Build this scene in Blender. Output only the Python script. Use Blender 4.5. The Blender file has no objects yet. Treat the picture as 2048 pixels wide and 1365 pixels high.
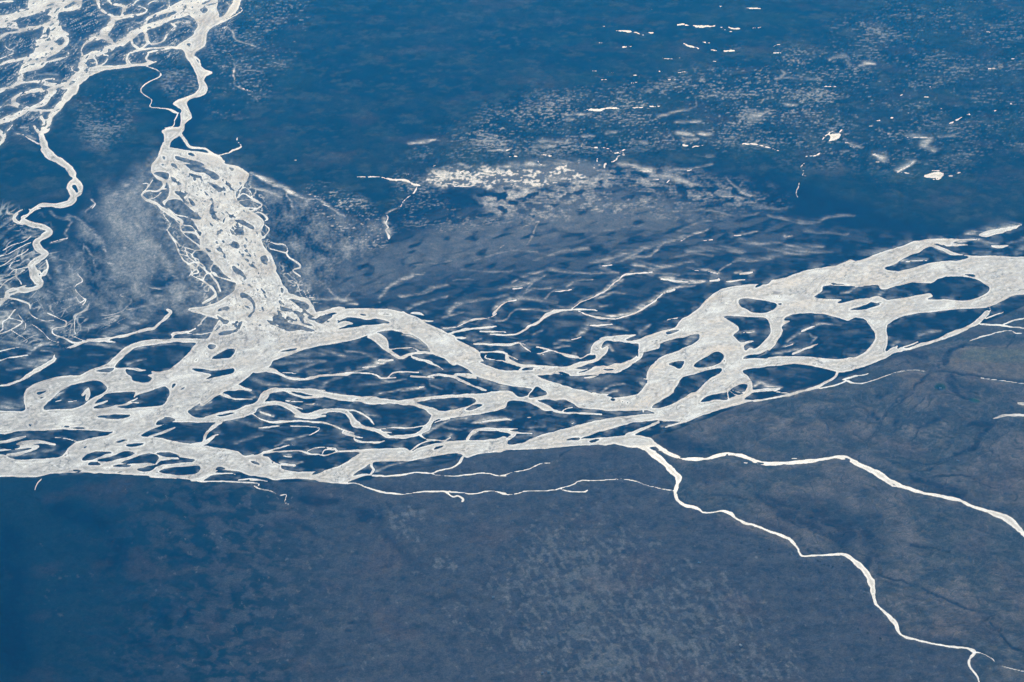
import bpy, math, random, time
import numpy as np
from mathutils import Vector

# ---------------------------------------------------------------- camera, sky, sun, exposure
T0 = time.time()
scene = bpy.context.scene
H_CAM = 3000.0                      # metres above the plain
PITCH = math.radians(27.0)          # camera looks down by this much
TANX = 0.2648                       # half width of the view (tangent)
cam_d = bpy.data.cameras.new('camera')
cam = bpy.data.objects.new('camera', cam_d)
scene.collection.objects.link(cam)
cam.location = (0, 0, H_CAM)
cam.rotation_euler = (math.pi / 2 - PITCH, 0, 0)
cam_d.sensor_width = 36
cam_d.lens = 18 / TANX
cam_d.clip_start = 1
cam_d.clip_end = 400000
scene.camera = cam

SUN_EL = math.radians(36)
SUN_AZ = math.radians(3)            # clockwise from +Y, the way the camera looks
world = bpy.data.worlds.new('World')
scene.world = world
world.use_nodes = True
nt = world.node_tree
sky = nt.nodes.new('ShaderNodeTexSky')
sky.sky_type = 'NISHITA'
sky.sun_disc = False
sky.sun_elevation = SUN_EL
sky.sun_rotation = SUN_AZ
sky.altitude = 100
nt.links.new(sky.outputs[0], nt.nodes['Background'].inputs[0])
nt.nodes['Background'].inputs[1].default_value = 0.06

sun_d = bpy.data.lights.new('sun', 'SUN')
sun_d.energy = 4.0
sun_d.angle = math.radians(0.5)
sun_d.color = (1.0, 0.985, 0.965)
sun = bpy.data.objects.new('sun', sun_d)
scene.collection.objects.link(sun)
sdir = Vector((math.sin(SUN_AZ) * math.cos(SUN_EL), math.cos(SUN_AZ) * math.cos(SUN_EL), math.sin(SUN_EL)))
sun.rotation_euler = sdir.to_track_quat('Z', 'Y').to_euler()
sun.location = (0, 0, 5000)

vs = scene.view_settings
vs.view_transform = 'Standard'
vs.look = 'None'
vs.gamma = 1
vs.use_curve_mapping = False
vs.exposure = 0.25
cy = scene.cycles
cy.use_denoising = True
cy.use_adaptive_sampling = False
cy.max_bounces = 4
cy.diffuse_bounces = 1
cy.glossy_bounces = 1
cy.volume_bounces = 1
cy.sample_clamp_indirect = 4
HAZE_COL = (0.014, 0.365, 1.0, 1)
HAZE_DENS = 4.5e-5
HAZE_G = 0.1
# real-world albedo of each kind of ground
SAND = (0.006, 0.009, 0.012)
HEATH_A = (0.006, 0.013, 0.011)
HEATH_B = (0.014, 0.021, 0.016)
PLAIN_A = (0.008, 0.016, 0.018)
PLAIN_B = (0.055, 0.058, 0.060)
LICHEN = (0.100, 0.112, 0.115)
EAST_A = (0.042, 0.050, 0.048)
EAST_B = (0.082, 0.080, 0.072)
EAST_C = (0.112, 0.114, 0.108)
RUST = (0.085, 0.056, 0.040)
GREEN = (0.020, 0.036, 0.020)
FIELD_A = (0.115, 0.110, 0.088)
MOWN_A = (0.075, 0.110, 0.070)
LAWN = (0.022, 0.060, 0.036)
EAST_D = (0.018, 0.026, 0.024)
HEATH_C = (0.038, 0.048, 0.034)
# ---------------------------------------------------------------- the map of the plain
# The survey below gives outlines in photograph pixels; every one is carried to the ground plane.
SURVEY = """
A P 1500 0 1470 20 1400 60 1390 85 1440 110 1500 115 1545 150 1575 195 1580 215 1550 250 1545 280 1500 310 1450 335 1410 385 1450 400 1480 440 1495 480 1540 540 1560 590 1580 660 1590 700 1560 740 1500 770 1420 795 1380 830 1400 850 1440 870 1450 890 1440 910 1445 960 1435 1010 1380 1020 1300 1035 1290 1050 1310 1080 1310 1150 1320 1180 1350 1180 1370 1130 1440 1075 1470 1040 1480 990 1530 940 1530 910 1510 870 1490 825 1510 800 1600 770 1650 745 1655 690 1630 650 1640 610 1695 590 1690 575 1640 555 1600 520 1560 470 1555 425 1600 395 1635 370 1650 290 1670 240 1720 205 1740 185 1740 150 1750 120 1730 70 1740 30 1760 0
A J 1593 75 1640 60 1660 80 1625 110
A J 1485 352 1520 348 1512 375
A S 1895 0 50 1875 55 60 1830 110 60 1760 160 50 1690 190 50
A S 1920 60 8 1935 90 6 1830 150 12 1740 190 10
A S 1560 455 16 1595 490 14 1600 520 14
A P 0 165 60 120 150 80 220 60 330 0 680 0 650 50 600 80 520 95 470 105 465 150 480 190 500 240 550 270 545 300 550 340 520 380 450 430 380 470 360 520 320 550 250 570 200 585 180 640 130 670 190 480 240 440 280 400 290 340 330 290 350 230 340 200 380 170 330 160 400 90 300 110 180 140 80 170 0 200
A S 0 200 50 80 195 60 130 215 40 200 230 30 300 215 22 350 190 20
A S 0 300 30 70 265 22 180 250 14 300 222 14
A S 0 20 25 100 10 25
A S 350 330 60 290 330 16
A S 0 520 15 80 490 26 200 465 20 280 420 20
A S 370 505 14 450 480 12 540 450 12 550 420 10
A S 40 360 8 60 390 7 110 410 9 100 430 7 0 470 5
A S 180 630 40 100 690 20 0 725 25
A J 510 55 560 35 620 15 600 40 530 70
A J 455 320 500 300 515 330 480 360
A J 370 245 390 215 400 260 380 290
A J 140 195 220 185 240 165 330 120 410 130 390 160 340 195 260 200 200 225 150 225
A J 400 385 430 380 410 410
A J 20 250 30 265 12 268
A J 395 200 420 195 408 212
A S 780 0 22 800 70 18 850 110 16 890 130 24 900 170 46 870 220 56 820 270 56 780 300 46 740 310 30 680 350 14 650 400 10 660 440 12 640 470 12
A S 890 150 24 980 140 28 1070 125 22 1150 105 14 1170 80 12 1130 55 8 1060 45 6
A S 870 0 28 890 30 14 960 40 26 990 60 28 980 120 22
A S 820 40 8 850 0 8
A S 990 70 24 1050 35 22 1100 5 18
A S 820 300 28 870 320 36 910 350 20
A S 860 285 8 900 330 8 925 360 8
A J 770 260 800 245 790 290 765 285
A S 1500 100 40 1400 130 50 1300 175 40 1200 210 46 1110 245 50 1040 290 54 970 340 54 900 375 54 820 410 48 740 440 54 680 480 60 650 530 60 660 590 100 600 650 70 520 685 52 420 680 36 300 655 22 180 660 22 100 690 22 0 725 30
A J 685 500 740 480 770 510 740 530 700 525
A J 575 545 600 530 635 560 610 575
A J 680 570 705 565 690 585
A S 690 580 60 800 550 42 950 535 22 1080 520 22 1180 515 18 1250 490 12
A S 1410 385 26 1330 380 18 1240 385 14 1150 395 14 1090 410 18 1030 430 18 1010 470 22 1030 510 26
A S 1150 220 34 1170 300 26 1180 340 22 1220 355 16 1300 330 14 1340 270 16 1400 220 18 1370 190 16
A S 1050 300 18 1060 350 18 1100 385 26
A S 1180 350 14 1110 400 14
A S 1150 200 18 1180 150 26 1250 120 26 1330 90 36 1400 60 36 1480 30 60
A S 1020 250 10 1040 220 8 1100 225 8
A S 1380 190 10 1440 180 8 1520 185 6
A S 1180 420 12 1250 405 12 1300 400 8 1390 385 8
A S 1180 430 12 1170 480 18 1220 490 8 1140 510 12
A S 1350 0 8 1350 60 10 1290 90 10
A S 1350 15 6 1230 10 8 1180 40 10 1175 75 10
A S 740 455 22 770 490 18 780 530 18 840 500 8 870 450 8 830 440 12
A S 590 530 14 570 545 10 590 570 10 630 575 16
A S 590 660 80 580 720 80 540 770 60 490 830 46 440 890 46 400 940 46 390 990 46 370 1045 36 330 1060 36 340 1110 56 360 1180 54 400 1240 54 480 1290 54 560 1345 40
A S 460 690 36 400 750 46 350 820 36 260 860 26 180 900 36 80 945 50 0 975 30
A S 330 720 22 220 740 26 130 770 26 110 820 36 160 850 26 220 870 36 330 885 18 440 880 18
A S 110 840 16 60 840 8 0 855 8
A S 330 735 16 440 700 16 560 690 12
A S 220 730 10 300 715 14 340 725 10
A S 200 890 22 80 970 16 100 960 10
A S 330 900 22 330 940 22 350 980 22 340 1030 26
A S 340 955 8 400 965 8
A S 0 1060 46 30 1080 46 20 1120 36 0 1150 26
A S 40 1065 14 100 1000 8
A S 270 1010 14 310 1060 22
A S 130 1070 5 190 1080 7 230 1110 8 310 1150 12
A S 300 660 10 400 630 14 460 640 8
A S 1170 530 6 1250 560 7 1280 590 10 1260 620 8 1180 660 8 1130 700 8 1130 740 10 1210 795 8 1195 845 10 1220 860 9 1330 870 11 1390 895 18 1430 905 10
A S 1310 1020 8 1380 1010 8 1400 960 8 1420 910 8
A S 1440 1070 22 1480 1130 22 1520 1175 18 1640 1190 16 1700 1230 16 1790 1290 22
A S 1740 1245 8 1820 1220 10 1900 1190 14 1925 1165 12 1890 1130 12 1895 1100 16
A S 1820 428 4 1850 445 8 1868 485 9
A S 1940 710 6 2030 742 9
A S 1888 600 9 1910 605 6
A K .7 1870 490 8 1880 550 8 1870 600 7 1865 650 6 1880 690 7 1940 712 6
A K .7 1790 270 10 1820 230 10 1900 330 12 2030 380 10
E S 235 218 2 250 216 3
B P 1300 -60 1350 -20 1700 30 1770 60 1800 110 1900 130 1945 160 1985 190 1970 250 1900 320 1890 400 1990 480 2070 530 2110 580 2095 640 2115 700 2085 720 2120 790 2170 860 2210 940 2200 970 2240 1030 2260 1080 2350 1160 2460 1190 2500 1250 2530 1310 2600 1340 2560 1440 2000 1500 1900 1400 1500 1280 1640 1250 1700 1230 1780 1190 1850 1140 1900 1100 1900 1060 1760 990 1710 920 1680 830 1600 760 1600 680 1560 600 1520 550 1400 520 1320 450 1300 410 1345 370 1350 290 1320 255 1250 230 1215 180 1220 110 1260 50
B I 1320 440 1350 400 1440 400 1480 440 1560 500 1610 550 1560 555 1480 530 1400 510 1350 470
B I 1480 115 1560 120 1640 150 1700 180 1755 220 1710 240 1650 190 1560 175 1500 145
B I 1400 45 1480 70 1600 100 1640 125 1560 120 1460 95 1410 75
B I 1640 250 1720 280 1790 320 1740 330 1690 290
B I 1225 185 1300 175 1350 195 1335 240 1280 220
B I 1175 345 1260 340 1310 305 1338 325 1330 390 1290 410 1230 400 1190 375
B I 1500 190 1540 190 1620 220 1560 225
B I 1390 335 1440 330 1490 360 1440 370
B I 1505 385 1530 400 1560 450 1520 440
B I 1690 430 1710 450 1700 520 1670 500
B I 1780 570 1800 540 1790 590
B I 1870 565 1940 560 2020 610 2030 640 1960 610
B I 1870 640 1930 620 1950 680 1900 670
B I 1860 730 1900 740 1910 790 1840 770
B I 1940 760 1965 755 1960 790
B I 1730 650 1755 645 1750 675
B I 1850 930 1920 960 1970 1030 1900 990
B I 2080 850 2110 870 2140 920 2090 900
B I 1950 860 1985 890 1965 890
B I 1440 590 1480 580 1520 600 1560 650 1500 640 1460 640
B I 1570 650 1610 655 1600 690
B I 1290 50 1320 60 1310 80
B I 1285 115 1310 115 1300 130
B I 1820 140 1870 150 1850 165
B I 1910 260 1930 262 1920 285
B I 1420 240 1450 280 1430 275
B I 1500 30 1530 22 1555 50 1520 50
B I 1640 780 1690 810 1660 815
B I 1700 930 1720 920 1780 980 1820 1020 1780 1010 1720 980
B I 1500 690 1560 680 1600 730 1560 740
B I 1760 1070 1800 1045 1860 1060 1850 1110 1790 1140 1765 1100
B I 1640 990 1690 990 1710 1050 1660 1060
B I 1600 930 1660 960 1640 990 1590 970
B S 1215 180 12 1250 225 14 1300 250 18 1310 290 18 1260 330 16 1180 328 14 1130 360 14 1170 400 18 1240 425 26 1300 470 32 1380 530 32 1450 570 26 1440 620 14 1460 655 14 1560 665 18 1590 700 20
B S 1270 50 20 1225 110 20 1215 180 20
B S 1130 270 5 1180 270 6 1170 300 5
B S 1330 640 7 1370 690 8 1430 760 8 1430 830 8 1480 890 10 1560 940 12 1580 980 10 1530 1000 8 1590 1030 12 1640 1060 12 1700 1110 18 1720 1160 22 1680 1190 22 1620 1230 18
B S 1460 670 8 1540 730 10 1620 790 14 1680 840 18
B S 1480 780 6 1500 850 7 1560 900 8 1640 960 12 1690 1010 12 1730 1060 14 1760 1130 14
B S 1560 800 6 1530 850 6 1590 880 7 1580 930 7 1520 1000 7
B S 1430 760 5 1480 780 6 1560 800 6 1620 800 8
B S 1430 830 6 1500 850 5
B S 1330 640 6 1360 590 5 1320 540 4 1300 500 4
B S 1700 910 12 1680 960 10 1730 1010 10 1900 1060 14
B S 340 0 40 380 40 56 450 70 50 520 120 46 580 190 46 600 240 46 600 300 88 590 370 56 560 420 46 480 445 42 380 445 42 310 455 46 250 490 42 200 530 36 170 560 36 250 595 46 340 615 46 400 650 42 350 690 54 290 740 54 320 800 54 370 830 36 300 880 46 250 920 46 280 990 76 300 1040 66 320 1080 46 240 1105 46 150 1120 52 70 1140 46 50 1180 36 0 1225 36
B S 240 485 26 160 490 22 110 540 26 130 575 22 180 590 26
B J 575 290 610 285 622 335 605 345
B J 300 460 370 455 440 462 370 470
B J 140 500 190 478 238 482 220 515 160 520
B J 130 535 160 530 165 560 140 565
B J 190 1095 250 1075 300 1080 240 1100
B J 65 1140 140 1120 110 1140 75 1148
B S 370 880 10 384 940 12 350 990 26 320 1010 20
B J 295 920 330 900 370 925 330 950 300 965
B J 305 995 325 992 315 1005
B S 75 1180 10 150 1200 12 230 1230 12 240 1270 12
B S 70 1180 10 0 1190 10
B S 160 880 6 100 900 7 80 940 8 100 950 6
B S 130 960 8 130 1010 8 170 1070 12
B S 0 850 8 90 820 8 200 760 7 250 740 5
C S 120 0 10 60 70 10 20 100 9 25 150 8 0 175 10
C S 0 192 12 60 172 11 120 140 11 180 100 11 140 80 9 75 65 9
C S 220 0 8 260 50 7 340 85 7 430 85 7
C S 380 25 7 470 70 9 530 95 11 520 130 11 430 150 10 420 190 11 520 230 11 600 265 12 690 250 14
C S 570 205 8 640 235 8 690 250 10
C S 0 405 13 80 382 12 180 370 10 230 360 7
C K .6 230 360 20 290 300 26 340 285 30 440 270 14
C K .8 300 290 16 360 280 20 450 275 8
C S 700 245 16 640 270 20 540 310 20 450 360 26 430 400 32 350 450 36 280 490 28 200 540 26 100 585 22 60 600 18 0 610 11
C J 440 360 500 320 560 305 490 360 450 385
C J 110 570 200 515 180 545
C S 700 240 18 820 240 26 950 215 16 1060 190 20 1160 160 22 1230 150 18 1270 110 22 1330 60 26 1360 20 26 1340 0 20
C S 820 240 14 870 252 14 920 258 6
C P 0 780 30 805 180 810 205 790 190 730 190 680 210 640 260 600 330 570 430 540 560 525 640 520 720 480 830 440 890 400 960 330 1020 290 1100 255 1250 235 1360 235 1370 190 1400 175 1500 170 1560 140 1600 110 1690 120 1740 60 1760 0 2044 0 2044 480 2010 490 1980 530 1930 570 1880 600 2020 635 1900 640 1750 660 1650 700 1560 770 1500 810 1540 850 1600 862 1700 850 1800 820 1900 790 2044 745 2044 815 1950 855 1850 880 1760 895 1600 900 1400 895 1300 920 1120 1005 1250 1020 1450 1060 1600 1080 1900 1130 1950 1165 2044 1165 2044 1325 1900 1290 1750 1282 1650 1330 1540 1355 1400 1340 1200 1330 1150 1322 880 1310 600 1298 400 1310 300 1335 150 1335 50 1330 0 1345
C I 350 795 380 740 420 710 480 650 560 610 650 580 740 565 800 575 850 615 850 640 820 670 760 690 700 730 640 770 580 790 450 795
C I 750 790 760 750 800 705 860 670 960 658 1080 658 1070 690 1050 730 980 755 900 770
C I 890 775 1000 750 1060 710 1100 680 1200 650 1310 610 1350 640 1350 680 1320 745 1250 770 1100 780 1020 785
C I 770 855 850 840 1030 835 1045 845 1010 865 900 872
C I 1250 920 1255 890 1300 870 1330 855 1400 880 1340 905
C I -50 1060 0 1035 50 990 150 968 350 965 480 955 600 960 750 965 850 975 910 975 850 1000 700 1030 600 1060 540 1110 500 1160 450 1180 300 1190 130 1195 50 1170 20 1155 0 1130 -50 1125
C I 1005 1080 1060 1068 1150 1062 1140 1078 1080 1092 1030 1092
C I 920 1055 980 1038 1020 1042 950 1060
C I 650 1200 700 1150 780 1130 900 1140 830 1160 760 1195 700 1205
C I 770 1200 850 1180 940 1150 1000 1130 1080 1145 1040 1170 950 1190 850 1215
C I 960 1222 1060 1185 1130 1155 1230 1150 1270 1180 1250 1230 1180 1222 1050 1228
C I 1240 1140 1350 1140 1430 1165 1430 1185 1330 1175 1290 1165
C I 1430 1175 1500 1185 1560 1195 1530 1215 1440 1200
C I 1240 1255 1290 1205 1420 1195 1520 1215 1400 1225 1300 1240
C I 700 1235 730 1215 790 1220 810 1235 780 1240
C I 890 1250 950 1235 1050 1240 1030 1255 960 1255
C I 1090 1275 1180 1250 1250 1240 1220 1280 1170 1295
C I 1270 1290 1350 1260 1450 1255 1590 1245 1600 1275 1560 1310 1450 1320 1320 1310
C I 1720 1275 1740 1255 1800 1265 1780 1278
C I 575 1278 620 1275 660 1288 600 1290
C I 830 1262 880 1258 860 1266
C I 920 1295 960 1290 1000 1294 950 1300
C I 505 935 530 922 560 930 540 942
C I 560 942 640 938 700 950 620 952
C I 225 915 250 918 240 935
C I 290 662 370 645 340 672 305 682
C I 315 705 355 695 330 712
C I 660 1100 695 1088 680 1104
C I 1372 615 1380 590 1405 592 1380 630
C I 1435 645 1480 610 1470 630
C I 1555 410 1575 390 1570 405
C I 1660 290 1680 275 1725 285 1720 305 1680 318
C I 1645 345 1655 345 1650 370
C I 1690 392 1760 340 1820 315 1875 315 1870 345 1830 385
C I 1530 472 1600 470 1720 485 1860 467 1872 480 1860 505 1760 530 1640 555 1690 520 1620 500 1560 490
C I 1000 475 1060 480 1100 490 1200 490 1215 510 1180 525 1215 545 1180 575 1130 580 1060 565 1050 535 1020 515
C I 760 490 840 468 910 465 890 495 850 500
C I 915 465 950 410 1020 350 1060 315 1150 290 1300 270 1420 255 1480 262 1565 265 1540 300 1480 370 1400 440 1340 480 1250 495 1100 468 1000 460
C I 1380 225 1400 200 1500 185 1600 120 1700 130 1690 180 1650 230 1500 228
C I 1740 195 1800 175 1890 155 1900 170 1820 195 1760 205
C S 655 680 16 690 645 20 705 632 16 700 690 36 690 720 18
C S 440 735 8 490 722 6
C S 545 735 6 610 728 6
C S 750 768 14 800 750 16 860 725 8
C S 890 778 10 1000 755 12 1060 745 14 1110 742 10
C S 1010 750 8 1100 705 8 1060 730 8
C S 0 1060 24 100 1040 26 210 1008 22
C S 150 1080 46 300 1055 36 440 1075 18
C S 0 1122 14 140 1102 18 300 1090 22
C S 60 1160 18 170 1145 26 290 1105 18
C S 440 1020 8 540 1030 8 620 1055 6
C J 30 1085 80 1075 155 1080 155 1100 90 1112 35 1105
C J 75 1060 160 1035 200 1035 130 1065
C S 1250 1230 12 1270 1195 14 1330 1185 10 1420 1180 8
C S 740 1205 10 790 1180 12 840 1165 10
C S 960 1200 12 1040 1180 12 1090 1140 10
C S 1000 1432 3 1001 1432 3
C S 1200 1330 14 1400 1345 10
C S 1740 895 30 1720 930 20 1650 980 14 1630 1020 18
C S 1540 1075 18 1650 1060 24 1700 1020 16 1720 1000 8
C S 1190 1015 14 1320 970 18 1400 940 12
C K .5 0 800 60 60 780 60 140 790 50
C K .5 440 700 20 520 640 14 560 610 10
C K .45 1010 440 26 1090 415 20 1160 395 10
C K .6 1010 440 8 1090 415 8 1160 397 5
C K .3 1020 320 30 1200 300 30 1400 275 24
C K .35 560 465 14 620 460 6
C K .4 700 270 30 830 290 30 960 310 14
C K .4 600 170 40 760 140 40 960 60 40 1090 0 30
C K .45 840 220 40 1000 150 50 1150 90 40
C K .35 1560 790 60 1690 740 20
C K .5 1560 800 16 1680 790 8
C K .4 220 450 80 340 410 40 400 390 20
C K .3 700 365 10 830 362 6
C K .35 40 1190 10 300 1140 20 440 1120 16
C K .35 1280 1270 30 1400 1250 20
D P 0 480 150 470 300 470 480 460 690 430 900 410 1000 350 1080 280 1130 245 1200 230 1350 228 1500 235 1640 265 1740 300 1810 350 1900 385 1980 430 2044 455 2044 680 1940 625 1850 585 1780 480 1700 440 1600 415 1480 405 1400 425 1330 445 1250 475 1100 505 950 530 860 550 700 605 580 650 560 690 480 720 420 740 380 780 290 840 200 890 100 950 0 1000
D P 300 470 300 0 640 0 640 60 760 160 870 185 920 260 1100 215 1160 235 1000 350 900 410
D I 920 330 940 300 1000 280 1060 290 1020 320 970 350
D I 1005 280 1060 262 1100 265 1050 282
D I 1100 395 1160 370 1225 350 1160 332 1090 345 1180 300 1260 305 1330 320 1400 312 1480 325 1515 345 1420 355 1300 365 1200 385
D I 1270 275 1300 272 1335 285 1300 288
D I 1430 265 1500 270 1525 280 1460 275
D I 580 300 610 278 680 310 720 350 800 365 920 405 860 410 800 400 700 412 650 380 590 340
D I 640 210 720 235 740 255 660 250 645 235
D I 690 285 760 320 780 335 720 320
D I 720 150 830 175 870 200 860 240 800 220 740 180
D I 820 230 870 265 920 300 880 290 830 260
D I 860 290 930 320 900 325 860 305
D I 810 340 900 360 880 370 830 355
D I 530 320 580 330 620 380 680 410 640 390 560 350
D I 740 250 790 250 840 300 800 290
D I 640 60 670 80 650 110
D I 700 65 750 70 740 115 705 105
D I 330 100 400 130 440 190 440 240 400 300 380 290 420 250 420 200 380 150 320 135
D I 140 240 210 210 240 230 190 245 150 255
D I 130 280 200 320 235 330 200 360 160 320
D I 145 430 200 410 290 398 250 420 160 445
D I 110 410 160 365 160 385 130 405
D I 310 345 340 330 320 390 305 385
D I 450 70 470 80 455 90
D I 510 110 540 150 520 145
D I 395 45 430 60 405 60
D I 630 575 700 555 780 545 760 560 690 572
D P 1330 455 1410 425 1470 450 1500 490 1510 540 1560 590 1620 625 1580 630 1520 590 1440 540 1390 490
D S 1620 620 22 1680 595 26 1760 582 18 1850 585 18
D S 1510 555 10 1620 545 8 1700 545 8 1750 570 8
D K .6 1620 440 10 1700 460 16 1780 510 14
D K .5 1780 480 30 1830 560 40 1700 520 30
D S 430 728 26 530 720 36 600 730 34 650 760 26 720 785 21 820 795 18 900 780 18 1000 765 18 1150 755 34 1230 740 14
D K .7 1230 740 12 1330 700 16 1420 690 16 1490 665 24
D S 1300 700 8 1400 690 10
D S 660 740 10 770 748 5
D S 1430 645 20 1540 640 14
D K .6 1260 710 20 1400 680 30 1500 640 20
D S 1230 745 9 1330 745 10 1400 760 13 1450 785 13 1580 780 6
D S 1500 780 7 1540 745 11 1620 735 14 1750 740 8
D S 1680 770 14 1760 775 11 1870 782 7
D S 1820 770 10 1900 758 16 2044 772 14
D S 0 1125 28 150 1085 44 280 1065 58 400 1030 62 470 990 52 510 930 58 560 890 42 660 875 30 800 885 36 950 905 44 1100 935 54 1250 950 50 1400 965 50 1550 975 38 1640 985 28 1750 1005 32 1830 1040 42 1900 1070 56 2044 1065 70
D J 130 1085 200 1070 300 1052 260 1070 170 1092
D J 1215 955 1280 955 1260 962
D S 680 885 18 760 920 17 850 940 17 980 935 10
D S 800 885 12 900 885 12 1000 883 8
D S 480 1000 36 560 985 34 620 985 34 700 1010 34 760 1050 34 820 1085 30 920 1065 30 1000 1045 30 1100 1040 30 1160 1050 30 1200 1090 40 1240 1150 44 1320 1180 34 1400 1200 34 1480 1240 34 1520 1255 30 1650 1250 30 1740 1230 30 1810 1180 40 1860 1110 44 1900 1080 44
D S 1160 1040 16 1230 1045 16 1320 1085 15 1370 1130 15 1390 1155 8
D S 760 1090 20 880 1095 26 1000 1085 20
D S 640 980 16 720 1000 16 820 1035 8
D S 680 965 8 760 970 8 820 975 5
D K .6 830 1000 8 940 992 8
D S 840 998 5 940 992 6
D S 410 1065 9 470 1105 13 560 1135 16 650 1135 16 760 1125 12 900 1135 14 1000 1145 15 1080 1170 13 1150 1200 13 1230 1225 6
D K .5 1090 1170 26 1160 1210 26 1230 1230 10
D S 1140 1220 20 1220 1245 18 1300 1262 6
D S 1230 1250 6 1230 1275 10 1290 1295 16 1400 1300 15 1480 1285 8
D S 470 1185 10 560 1175 11 640 1165 6
D S 720 1168 6 880 1172 6 950 1185 5 930 1210 5 870 1240 6
D S 1430 1195 7 1560 1180 12 1650 1185 10 1790 1165 11
D S 1440 1215 7 1530 1218 6
D S 150 905 16 210 930 20 280 950 14 420 955 6
D S 290 850 28 350 870 24 420 885 8
D K .7 470 1050 24 540 1075 28 590 1090 14
D S 480 1055 12 560 1082 14
D S 160 1130 34 90 1190 24 40 1250 15 30 1290 20 0 1310 26
D S 30 1300 16 100 1250 14 150 1235 8
D K .3 1280 850 20 1500 820 20 1640 800 10
D K .5 1440 920 14 1560 890 10 1780 855 12
D S 1740 850 8 1790 855 8
D K .3 560 620 30 800 610 40 1050 590 40 1150 610 20
D K .55 1060 600 24 1160 608 10
D K .3 1160 575 14 1300 590 20 1400 640 20
D K .3 600 680 20 800 660 26 990 655 16
D K .25 780 730 30 900 680 20 1000 660 20
D K .3 860 740 16 1060 715 8
D K .3 430 800 40 540 840 20 700 850 14
D K .3 960 870 26 1050 810 20 1150 770 26
D K .3 280 1310 20 400 1270 20 500 1250 10
D K .55 600 1330 10 660 1290 14 760 1270 14 860 1240 8
D K .25 200 1130 30 340 1140 40 480 1180 30
D K .3 1300 1080 40 1400 1090 30 1440 1095 10
D K .6 1330 1085 20 1440 1095 12
D K .25 1200 1020 10 1250 960 8
D K .5 380 890 30 440 930 16 400 960 8
U P 0 535 60 520 110 500 140 530 170 560 240 600 250 630 340 650 480 655 600 640 700 610 780 570 850 525 880 500 800 490 850 480 960 470 1100 468 1240 465 1290 490 1330 470 1400 450 1450 435 1560 415 1650 405 1850 402 1950 395 2044 375 2044 485 1900 505 1820 515 1730 545 1690 515 1640 505 1580 512 1480 530 1370 552 1260 570 1000 575 930 610 820 685 900 670 980 680 900 690 800 730 740 750 660 745 560 735 520 720 430 712 330 710 200 720 130 700 0 670
U S 1280 488 14 1330 450 12 1420 408 12 1500 405 8
U I 1465 475 1490 455 1545 442 1530 460 1480 480
U I 490 680 520 655 590 645 560 665
U I 100 525 130 505 180 515 150 535
U I 0 570 50 575 80 600 30 590
U I 170 572 190 580 185 592
U S 975 580 11 970 610 16 990 640 16 965 670 12
U S 110 500 18 200 495 11 300 490 11 400 488 11 470 510 13 540 515 11 600 525 10 650 510 8 700 495 11 780 490 13 870 485 18
U S 130 495 12 210 470 12 280 450 10 340 440 8
U S 460 490 6 520 465 7 600 460 7 680 470 7 700 490 7
U S 580 510 8 590 485 8 630 475 8 690 485 7
U K .7 230 590 14 280 590 24 340 600 24 380 605 12
U K .5 340 600 14 420 580 10
U S 250 595 14 360 605 14
U K .5 270 530 14 330 535 16
U S 270 530 7 335 536 7
U S 980 685 12 1080 690 12 1200 680 12 1330 660 13 1440 665 13 1500 648 12 1600 625 10 1660 595 15 1700 540 15
U K .4 1000 660 14 1080 620 14 1200 590 14 1250 585 6
U S 1440 665 10 1500 682 7 1650 688 5 1780 675 4 1850 665 4 1950 682 5 2044 688 5
V S 50 685 5 200 670 6 270 663 6 400 685 7 500 660 6 640 630 7 720 590 7 800 585 6
U S 750 745 9 850 748 9 900 765 12 980 795 14 1080 820 14 1210 833 12 1340 818 10 1450 812 12 1540 810 10 1660 820 7 1780 832 8 1880 812 7 1960 812 7 2044 830 7
U S 1540 810 12 1580 825 14 1620 855 16 1660 850 14 1700 875 20 1692 890 14
U K .45 1690 890 22 1650 925 16 1620 950 10
V S 0 808 6 150 830 6 210 828 8 340 810 6 460 838 8 560 822 7 640 806 7 750 808 6 860 792 8 960 765 7 1050 725 8 1170 726 7 1370 712 8 1490 732 6 1600 770 5 1690 790 5 1790 808 5
V S 890 795 6 950 812 11 1080 815 11 1105 802 7
U S 0 722 6 60 722 8 140 728 6
U S 0 742 6 50 745 7 75 755 8 60 768 6 30 768 6 70 790 8 150 803 7 210 832 7
U S 240 842 4 290 838 5 285 870 5 280 900 6 310 915 5
O S 255 130 5 225 160 6 210 200 4
O S 1160 140 10 1230 130 16 1290 100 11 1400 98 8 1430 105 4
O S 1200 145 8 1380 148 8 1540 155 7
O S 1440 138 7 1530 132 6 1620 145 6
F P 0 260 80 280 180 330 260 375 330 405 400 440 470 485 560 530 640 580 640 610 680 660 740 700 840 725 960 725 1070 755 1140 790 1240 820 1400 870 1490 890 1560 920 1680 945 1740 940 1800 935 1880 920 1950 870 2044 840 2044 1030 1980 1040 1800 1045 1650 1040 1500 1030 1430 1020 1380 990 1300 955 1240 965 1175 955 1090 968 1180 1000 1230 1040 1160 1045 1090 1010 1000 970 920 965 860 975 850 1010 825 1030 700 1060 560 1085 400 1105 300 1110 230 1050 130 990 0 985 0 965 150 940 300 925 450 915 560 910 690 905 760 890 850 885 900 895 940 930 1010 930 1040 890 1050 872 1000 863 900 850 800 830 700 800 600 765 540 715 450 670 350 625 250 590 230 545 170 490 100 440 0 410
F I 130 980 300 950 480 938 580 945 610 970 560 1000 450 1035 370 1055 290 1045 220 1010
F I 525 1035 580 1000 660 995 630 1020 560 1042
F I 1025 940 1085 855 1130 870 1175 910 1120 930
F I 635 655 670 655 730 690 690 680
F I 1680 945 1720 950 1700 962
F S 1230 1045 22 1300 1060 17 1400 1065 13 1500 1068 13 1610 1075 10
F S 1290 1050 7 1320 1030 7 1380 1018 4
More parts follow.
